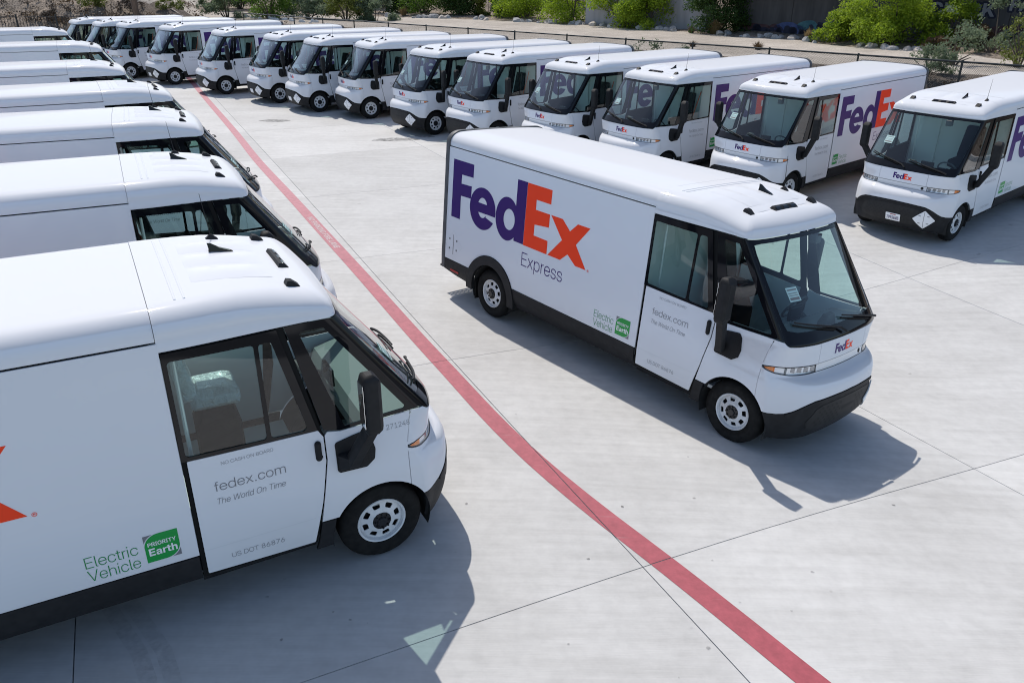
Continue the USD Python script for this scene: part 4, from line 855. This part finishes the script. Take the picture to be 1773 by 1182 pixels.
bush('green_bush', 18.2, 46.4, 3.6, 1.9, 'bright', 'low bright green bush at the left of the big clump', n=6000, seed=5, size=.13)
bush('green_bush', 20.1, 44.0, 6.2, 4.0, 'bright', 'largest bright green bush in front of the graffiti wall', n=23000, seed=6, size=.13, lobes=20)
bush('green_bush', 22.6, 43.0, 2.5, 2.9, 'bright', 'slim bright green bush at the right of the big clump', n=4200, seed=7, size=.12)
bush('sparse_shrub', 22.6, 38.9, 3.4, 3.0, 'grey', 'grey-green airy shrub in front of the graffiti letters', 'shrub', n=5200, seed=8, airy=.75, size=.12)
bush('sparse_shrub', 24.6, 38.3, 3.0, 1.9, 'olive', 'yellow-green shrub at the right edge of the verge', 'shrub', n=5200, seed=9, airy=.4, size=.11)
bush('dry_shrub', 23.2, 42.0, 3.6, 1.2, 'dry', 'low brown dry shrub right of the big green clump', 'shrub', n=4500, seed=10, airy=.45, size=.10)
bush('dry_shrub', 21.0, 40.8, 2.6, .8, 'dry', 'lowest brown dry shrub beside the path on the right', 'shrub', n=3200, seed=30, airy=.45, size=.09)
for k, (x, y, w, h, kd, lb) in enumerate([(-24.6, 72.0, 5.0, 3.4, 'grey', 'grey-green shrub at the foot of the pale dirt slope'), (-20.6, 71.0, 5.2, 4.2, 'mid', 'tall mid-green shrub second from the pale slope'), (-17.2, 70.0, 4.6, 3.6, 'grey', 'grey-green shrub behind the white litter, third from the slope'), (-13.8, 69.0, 4.6, 4.0, 'olive', 'olive shrub left of the start of the dirt path'),
        (-11.2, 68.0, 3.2, 2.6, 'grey', 'smallest grey-green shrub at the start of the dirt path'), (-11.8, 79.0, 4.6, 4.2, 'dark', 'dark shrub farthest back behind the dry tuft'), (-8.2, 77.0, 5.6, 4.6, 'mid', 'wide mid-green bush above the left end of the rocks'), (-4.8, 75.4, 4.4, 4.2, 'dark', 'dark green bush behind the left end of the rocks'),
        (-2.2, 74.4, 4.6, 2.2, 'olive', 'low olive bush below the strip of dark wall'), (-.2, 72.8, 3.2, 2.6, 'mid', 'small mid-green bush between olive and bright bushes'), (-28.0, 86.0, 6.0, 4.5, 'dark', 'dark bush high behind the grey-green shrubs'), (-20.0, 85.0, 7.0, 6.0, 'dark', 'dark tall bush behind the mid-green shrubs'), (-14.5, 86.0, 7.0, 6.5, 'olive', 'tall olive bush behind the dirt path start')]):
    bush('verge_shrub', x, y, w * 1.12, h, kd, lb, 'shrub', n=9000, seed=40 + k, airy=.5 if kd in ('grey', 'olive') else .2, size=.17)
bush('sapling', 18.4, 34.4, 2.3, 3.4, 'grey', 'thin leafy sapling growing through the wire fence, rightmost', 'sapling', n=1500, seed=11, airy=.7, size=.12, lobes=16, lift=.3)
bush('sapling', 20.6, 33.5, 2.2, 2.6, 'olive', 'sparse sapling at the far right behind the wire fence', 'sapling', n=1300, seed=12, airy=.7, size=.11, lobes=16, lift=.2)
bush('sapling', 6.1, 38.4, 1.8, 2.3, 'grey', 'grey-green sapling behind the wire fence below the bright bushes', 'sapling', n=1100, seed=13, airy=.6, size=.12, lobes=14, lift=.2)
bush('sapling', 8.0, 37.4, 1.3, 1.5, 'grey', 'small sparse sapling beside the grey-green one at the fence', 'sapling', n=420, seed=14, airy=.6, size=.10, lobes=10, lift=.1)
bush('bank_shrub', 15.9, 31.4, 2.6, 1.4, 'grey', 'low shrub on the bank behind the gap between nearest vans', 'shrub', n=2600, seed=15, airy=.55, size=.09)
grass('dry_grass', 12.9, 53.6, 1.7, 1.05, 'straw', 'round straw-coloured grass tuft by the dark bush', n=420, seed=1)
grass('dry_grass', 11.6, 54.4, .9, .6, 'dry', 'small brown tuft left of the round straw tuft', n=200, seed=2)
grass('dry_grass', 16.7, 47.2, .7, .85, 'straw', 'upright straw grass tuft among rocks at the graffiti wall', n=240, seed=3)
grass('dry_grass', 12.3, 41.6, .9, .5, 'dry', 'pale dry tuft on the path beyond the fence', n=200, seed=4)
grass('dry_grass', 9.4, 43.4, .8, .4, 'dry', 'small dry tuft on the path left of the pale one', n=160, seed=5)
grass('dry_grass', -9.9, 75.6, 1.3, 1.0, 'straw', 'straw tuft at the left end of the rocks', n=300, seed=6)
# brush on the hillside: countless, one object each kind
def scatter(name, pts, hmin, hmax, kind, label, seed, n=46):
    r = np.random.default_rng(seed); V, F = [], []
    for (x, y) in pts:
        z0 = surface_z(x, y) - .04; h = r.uniform(hmin, hmax); w = h * r.uniform(1.0, 1.9); m = n
        P = r.normal(size=(m, 3)) * [w * .28, w * .28, h * .28] + [0, 0, h * .35]; P[:, 2] = np.abs(P[:, 2]); v, f = leaves(P + [x, y, z0], .16 * h + .07, r); F.append(f + sum(map(len, V))); V.append(v)
    p = obj(name, (np.vstack(V), np.vstack(F)), 'leaf_' + kind, smooth=False); tag(stage.GetPrimAtPath(p), label, 'brush', kind='stuff')
r = np.random.default_rng(77)
def hillpts(n): 
    out = []
    while len(out) < n:
        x, y = r.uniform(-62, -24), r.uniform(62, 96)
        if hill(np.array(x), np.array(y)) > .05 and x < -.352 * y - 1.5 and not (-.43 * y < x and meshkit.noise(np.array([x * .3, y * .3, 5.0])) < .68): out.append((x, y))
    return out
scatter('dry_brush', hillpts(620), .25, .8, 'twig', 'grey-brown dry brush covering the hillside', 1)
scatter('dry_brush', hillpts(380), .25, .7, 'dry', 'tan dry grass clumps covering the hillside', 2)
bp = [tuple(nt(r.uniform(26.9, 33.4), r.uniform(-8, 62))) for _ in range(420)]
scatter('bank_weeds', bp, .08, .30, 'dry', 'small dry weeds dotted over the stony bank', 3, n=22)
for k, (x, y, h) in enumerate([(-33.2, 66.8, 1.3), (-30.2, 66.4, 1.2), (-27.2, 66.8, 1.1), (-35.5, 64.5, 1.0)]):
    bush('hill_shrub', x, y, 2.6, h, 'olive' if k % 2 == 0 else 'twig', ['dark round shrub on the hill behind the iron fence', 'twiggy brown shrub on the hill between two dark shrubs', 'dark shrub on the hill just left of the wooden pole', 'twiggy low shrub on the hill nearest the left edge'][k], 'shrub', n=1600, seed=80 + k, airy=.35, size=.13)
px_, py_ = -29.3, 65.2; pz = surface_z(px_, py_)
pw = empty('wooden_pole', loc=(px_, py_, pz)); tag(stage.GetPrimAtPath(pw), 'brown wooden utility pole standing on the dry hillside', 'pole')
obj('shaft', tube([(0, 0, -.4), (0, 0, 4), (.03, 0, 9)], [.24, .22, .17], 14), noisy('pole_wood', (.10, .060, .038), (.19, .12, .08), 3, rough=.85, stretch=(6, 6, .5)), pw)
obj('cross_arm', box(-1.2, 1.2, -.06, .06, 8.2, 8.34), 'pole_wood', pw)

# rocks along the far edge of the path
noisy('rock_grey', (.26, .25, .24), (.46, .45, .44), 5, rough=.9, bump=.5, bscale=24)
noisy('rock_tan', (.34, .30, .26), (.52, .47, .42), 5, rough=.9, bump=.5, bscale=24)
RK = []
for k in range(4):
    m = trimesh.creation.icosphere(3, 1.0); rk = np.random.default_rng(300 + k); V = m.vertices.copy()
    for _ in range(9):
        d = rk.normal(size=3); d /= np.linalg.norm(d); c = rk.uniform(.55, .85); q = V @ d; V = V - d * np.maximum(q - c, 0)[:, None]
    V *= 1 + .12 * (meshkit.fbm(V * 1.7 + k * 9, 3, k)[:, None] - .5); V *= [1, .8, .62]; m.vertices = V; RK.append(m)
r = np.random.default_rng(5); tl = list(np.sort(r.uniform(33, 60, 46))) + list(r.uniform(20.5, 28, 15)) + list(r.uniform(13.8, 18.6, 13)) + list(r.uniform(29, 33, 5))
MARK = [(62, 'at the left end of the path'), (55, 'below the wide mid-green bush'), (50, 'below the low olive bush'), (44, 'below the broad bright bush'), (37.5, 'below the bright bush by the wing wall'), (31.5, 'in front of the wing wall'), (25, 'at the foot of the graffiti wall'), (17, 'below the largest bright bush')]
ORD = ['first', 'second', 'third', 'fourth', 'fifth', 'sixth', 'seventh', 'eighth', 'ninth', 'tenth', 'eleventh', 'twelfth', 'thirteenth', 'fourteenth', 'fifteenth', 'sixteenth', 'seventeenth', 'eighteenth', 'nineteenth', 'twentieth']
count = {}
for i, t in enumerate(sorted(tl, reverse=True)):
    k = i % 4; n = far_n(t) + r.normal() * .30 + (.1 if i % 3 else -.15); x, y = nt(n, t); s = r.uniform(.16, .42) * (1.35 if i % 7 == 0 else 1)
    if t < 33: s *= .85
    m = RK[k].copy(); m.apply_scale(s); m.apply_transform(trimesh.transformations.rotation_matrix(r.uniform(0, 6.28), [0, 0, 1])); m.apply_transform(trimesh.transformations.rotation_matrix(r.normal() * .25, [1, 0, 0])); m.apply_translation([x, y, surface_z(x, y) + s * .18])
    grey = r.uniform() < .6; p = obj('rock', m, 'rock_grey' if grey else 'rock_tan', smooth=28)
    where = min(MARK, key=lambda q: abs(q[0] - t))[1]; count[where] = c = count.get(where, 0) + 1
    tag(stage.GetPrimAtPath(p), ('grey' if grey else 'tan') + f' rock {where}, {ORD[c - 1]} from the left there', 'rock', 'rocks edging the dirt path')
for k in range(26):
    t = 67 - 12 * (k % 20 + r.uniform(-.3, .3)) / 20; n = r.uniform(34.5, 36.5) if k < 20 else r.uniform(38, 39.5); x, y = nt(n, t); s = r.uniform(.14, .34); m = RK[k % 4].copy(); m.apply_scale(s); m.apply_translation([x, y, surface_z(x, y) + s * .2])
    p = obj('pale_rock', m, noisy('rock_white', (.55, .54, .52), (.72, .71, .69), 4, rough=.9) if k == 0 else 'rock_white', smooth=28); tag(stage.GetPrimAtPath(p), f'whitish rock among the grey-green shrubs, {ORD[k % 20]} from the left' + (' of the rear ones' if k > 19 else ''), 'rock', 'whitish rocks under the left shrubs')

# ------------------------------------------------------------------ bridge abutment with graffiti
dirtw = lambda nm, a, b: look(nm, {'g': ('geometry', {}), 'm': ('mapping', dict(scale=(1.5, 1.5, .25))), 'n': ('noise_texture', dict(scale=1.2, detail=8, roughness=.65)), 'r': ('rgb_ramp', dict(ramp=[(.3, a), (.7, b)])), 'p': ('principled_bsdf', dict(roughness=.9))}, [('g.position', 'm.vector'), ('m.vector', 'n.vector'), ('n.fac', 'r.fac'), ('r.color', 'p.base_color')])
dirtw('stained_concrete', (.045, .041, .042), (.090, .083, .082)); dirtw('wall_concrete', (.22, .215, .22), (.32, .31, .31))  # first concrete has the shade under the bridge deck put into its colour
def nbox(n0, n1, t0, t1, z0, z1):
    V = []
    for z in (z0, z1): V += [(*nt(n0, t0), z), (*nt(n1, t0), z), (*nt(n1, t1), z), (*nt(n0, t1), z)]
    F = [(0, 1, 2), (0, 2, 3), (4, 6, 5), (4, 7, 6)]
    for a in range(4): b = (a + 1) % 4; F += [(a, a + 4, b + 4), (a, b + 4, b)]
    m = trimesh.Trimesh(np.array(V), np.array(F), process=False); m.fix_normals(); return m
br = empty('bridge_abutment'); tag(stage.GetPrimAtPath(br), 'bridge abutment with deck shade put into its dark concrete colour, covered in graffiti', 'bridge')
WN = 49.2
t0 = 28.2
while t0 > -24:
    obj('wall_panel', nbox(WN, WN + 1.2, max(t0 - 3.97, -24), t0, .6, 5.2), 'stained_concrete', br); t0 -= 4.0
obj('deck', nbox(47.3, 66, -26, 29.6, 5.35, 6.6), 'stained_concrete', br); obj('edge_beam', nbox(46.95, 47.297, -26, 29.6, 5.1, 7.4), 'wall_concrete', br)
ww = empty('wing_wall'); tag(stage.GetPrimAtPath(ww), 'grey concrete wing wall with a pale end pillar left of the dark bush', 'wall')
obj('wall_face', nbox(48.9, 49.6, 31.0, 40.5, .6, 6.4), 'wall_concrete', ww); obj('end_pillar', nbox(48.6, 49.7, 29.9, 30.996, .6, 6.6), 'wall_concrete', ww)
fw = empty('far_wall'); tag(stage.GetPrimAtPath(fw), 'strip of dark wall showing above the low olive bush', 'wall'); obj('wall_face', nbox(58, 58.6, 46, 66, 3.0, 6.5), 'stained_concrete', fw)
def GRAF(off): 
    def surf(t, z): 
        xy = nt(WN - off + 0 * t, -t); return np.concatenate([xy, np.asarray(z)[:, None]], 1), np.tile([-.701, -.713, 0.0], (len(t), 1))
    return surf
plain('spray_grey', (.26, .25, .27), .8); plain('spray_dark', (.012, .013, .03), .8); noisy('spray_teal', (.03, .10, .12), (.07, .17, .19), 3, rough=.8); noisy('spray_blue', (.03, .05, .14), (.07, .09, .2), 3, rough=.8); noisy('spray_maroon', (.05, .02, .025), (.09, .045, .045), 3, rough=.8)
def graf(shape, t, z, mat, name='graffiti', off=.004): return obj(name, patch(affinity.translate(shape, -t, z), GRAF(off), [], [], th=0), mat, br)
def word(tx, h, wd, t, z):
    q = text_shape(tx, h, 800, width=wd); graf(q.buffer(.10), t, z, 'spray_dark'); graf(q, t, z, 'spray_grey', 'graffiti_lettering', .007)
word('E', .64, .62, 17.3, 3.1); word('CLARK', .64, 3.25, 16.23, 3.1); word('FA', .62, 1.0, 12.35, 3.42)
rg = np.random.default_rng(8)
def blob(w, h, seed):
    q = np.linspace(0, 2 * math.pi, 40)[:-1]; rr = .72 + .5 * meshkit.noise(np.stack([np.cos(q) * 1.7 + seed, np.sin(q) * 1.7, 0 * q], -1), seed); return Polygon(np.stack([w * .5 * rr * np.cos(q), h * .5 * rr * np.sin(q)], -1)).buffer(0)
for k, (t, z, w, h, m) in enumerate([(26.8, 2.0, 2.6, .9, 'spray_maroon'), (25.3, 2.0, 1.6, .8, 'spray_maroon'), (24.2, 2.1, 2.2, 1.0, 'spray_blue'), (22.9, 2.15, 1.8, .95, 'spray_teal'), (21.6, 2.45, 1.9, .55, 'spray_teal'), (20.6, 2.6, 1.1, 1.0, 'spray_blue'), (13.6, 2.2, 1.6, .9, 'spray_blue'), (12.0, 2.3, 2.6, 1.1, 'spray_maroon'), (8.0, 2.5, 2.4, .8, 'spray_teal')]):
    z -= .15; graf(blob(w, h, k), t, z, m); 
    for q in range(5): graf(blob(w * .22, h * .5, k * 7 + q + 50), t + rg.uniform(-.4, .4) * w, z + rg.uniform(-.2, .2) * h, 'spray_dark', off=.008)

# ================================================================== the vans
VANS = {  # x, y, heading, ground z under the front axle, pitch, roll
 'H': (3.372, 8.665, -.879, -.274, .018, -.065), 'N': (-1.654, 6.593, .496, -.020, .004, -.001),
 'R1': (8.656, 16.534, -2.462, -.117, .024, -.008), 'R2': (6.002, 19.198, -2.455, -.070, .014, -.009), 'R3': (3.404, 21.317, -2.491, -.036, .007, -.007), 'R4': (1.303, 23.307, -2.480, -.014, .003, -.003), 'R5': (-1.123, 25.672, -2.466, -.003, .001, -.001),
 'R6': (-3.219, 27.637, -2.491, 0, 0, 0), 'R7': (-5.845, 30.900, -2.602, 0, 0, 0), 'R8': (-8.152, 32.426, -2.564, 0, 0, 0), 'R9': (-10.390, 34.722, -2.512, 0, 0, 0), 'R10': (-13.528, 37.286, -2.504, 0, 0, 0), 'R11': (-17.202, 40.554, -2.416, 0, 0, 0),
 'R12': (-20.360, 42.795, -2.414, 0, 0, 0), 'R13': (-22.177, 43.868, -2.463, 0, 0, 0), 'R14': (-24.366, 45.688, -2.453, 0, 0, 0),
 'L2': (-3.474, 10.292, .464, -.025, .005, 0), 'L3': (-5.416, 14.210, .428, -.016, .003, .001), 'L4': (-7.529, 18.088, .501, -.005, .001, .001), 'L5': (-10.633, 22.719, .479, 0, 0, 0), 'L6': (-14.612, 29.669, .490, 0, 0, 0), 'L7': (-20.026, 37.679, .541, 0, 0, 0)}
LABEL = {'H': 'white parcel van standing alone mid-yard between both rows, purple and orange lettering on its side',
 'N': 'nearest white van of the left row, silver-foil wrapped seat inside its door window', 'R1': 'nearest white van of the right row, licence plate on its bumper, at right edge',
 'R2': 'white van second in the right row, just left of the plated one', 'R3': 'white van third in the right row, lower half hidden by the lone van',
 'R4': 'white van fourth in the right row, showing above the lone van\'s roof', 'R5': 'white van fifth in the right row, above the lone van\'s rear corner',
 'R6': 'white van sixth in the right row, nearest one with front wheel fully visible', 'R7': 'white van seventh in the right row, turned slightly more than the rest',
 'R8': 'white van eighth in the right row, small plate beside its white placard', 'R9': 'white van ninth in the right row, small plate on black bumper',
 'R10': 'white van tenth in the right row, its nose right at the red line', 'R11': 'white van eleventh in the right row, just past the end of the red line',
 'R12': 'white van twelfth in the right row, third from its far end', 'R13': 'white van second from the far end of the right row', 'R14': 'farthest white van of the right row, roof against the iron fence',
 'L2': 'second white van of the left row, right behind the foil-seat van', 'L3': 'third white van from the near end of the left row', 'L4': 'fourth white van of the left row, at the middle of that row',
 'L5': 'fifth white van of the left row, third from its far end', 'L6': 'sixth white van of the left row, second from its far end', 'L7': 'farthest white van of the left row, in front of the iron fence'}
def place(p, key):
    x, y, yaw, z, pt, rl = VANS[key]; c, s = math.cos, math.sin
    Rz = np.array([[c(yaw), -s(yaw), 0], [s(yaw), c(yaw), 0], [0, 0, 1]]); Ry = np.array([[c(pt), 0, s(pt)], [0, 1, 0], [-s(pt), 0, c(pt)]]); Rx = np.array([[1, 0, 0], [0, c(rl), -s(rl)], [0, s(rl), c(rl)]])
    M = np.eye(4); M[:3, :3] = (Rz @ Ry @ Rx).T; M[3, :3] = (x, y, z)
    xf = UsdGeom.Xformable(p); xf.ClearXformOpOrder(); (xf.GetTransformOp() if hasattr(xf, 'GetTransformOp') and False else xf.AddTransformOp()).Set(Gf.Matrix4d(M.tolist()))
    group = 'vans parked in the left row' if key[0] in 'LN' else 'vans parked in the right row' if key[0] == 'R' else None
    tag(p, LABEL[key], 'van', group)
proto = empty('parcel_van'); van_parts(proto)
pp = stage.GetPrimAtPath(proto); place(pp, 'R2')
def copy_van(key, src=proto, instance=True):
    x = UsdGeom.Xform.Define(stage, numbered('/World/parcel_van')); p = x.GetPrim(); p.GetReferences().AddInternalReference(src); place(p, key)
    if instance: p.SetInstanceable(True)
    return p
for k in ('R3', 'R4', 'R5', 'R6', 'R7', 'R10', 'R13', 'R14', 'L2', 'L3', 'L4', 'L5', 'L6', 'L7'): copy_van(k)
ph = copy_van('H', instance=False)                          # the lone van has its left mirror folded back
fx, fy, fa = -.28, 1.10, math.radians(98); cM, sM = math.cos(fa), math.sin(fa); FM = np.eye(4); FM[:2, :2] = [[cM, sM], [-sM, cM]]; FM[3, :2] = (fx - (cM * fx - sM * fy), fy - (sM * fx + cM * fy))
UsdGeom.Xformable(stage.OverridePrim(f'{ph.GetPath()}/mirror_001')).AddTransformOp().Set(Gf.Matrix4d(FM.tolist()))
# nearest left van: foil on the seat, fleet number on the wing
pn = copy_van('N', instance=False); npath = str(pn.GetPath())
for part in ('seat_cushion', 'seat_back'):
    UsdShade.MaterialBindingAPI.Apply(stage.OverridePrim(f'{npath}/driver_seat/{part}')).Bind(LOOK['foil'], bindingStrength=UsdShade.Tokens.strongerThanDescendants)
obj('fleet_number', patch(affinity.translate(text_shape('271248', .046, 260, width=.215), .10, 1.325), SIDE(-1), np.arange(0, 1, .05), [], off=.0025, th=0), 'grey_print', npath)
def plate(path, text):
    u, z = .305, .152; P = Polygon([(-u / 2 + .06, .405), (u / 2 + .06, .405), (u / 2 + .06, .405 + z), (-u / 2 + .06, .405 + z)])
    b = obj('licence_plate', patch(rounded(P, .012), FRONT, GA, [], off=.012, th=.008), 'white_print', path)
    if text:
        obj('plate_lettering', patch(affinity.translate(text_shape(text, .068, 500, width=.25), .06 - .125, .430), FRONT, GA, [], off=.0132, th=0), 'purple_print', b)
        obj('plate_band', patch(Polygon([(.0, .528), (.12, .528), (.12, .543), (.0, .543)]), FRONT, [], [], off=.0132, th=0), 'red_reflector', b)
p1 = copy_van('R1', instance=False); plate(str(p1.GetPath()), '79936M3')
p8 = copy_van('R8', instance=False); plate(str(p8.GetPath()), None)
for k in ('R9', 'R11', 'R12'): copy_van(k, str(p8.GetPath()))
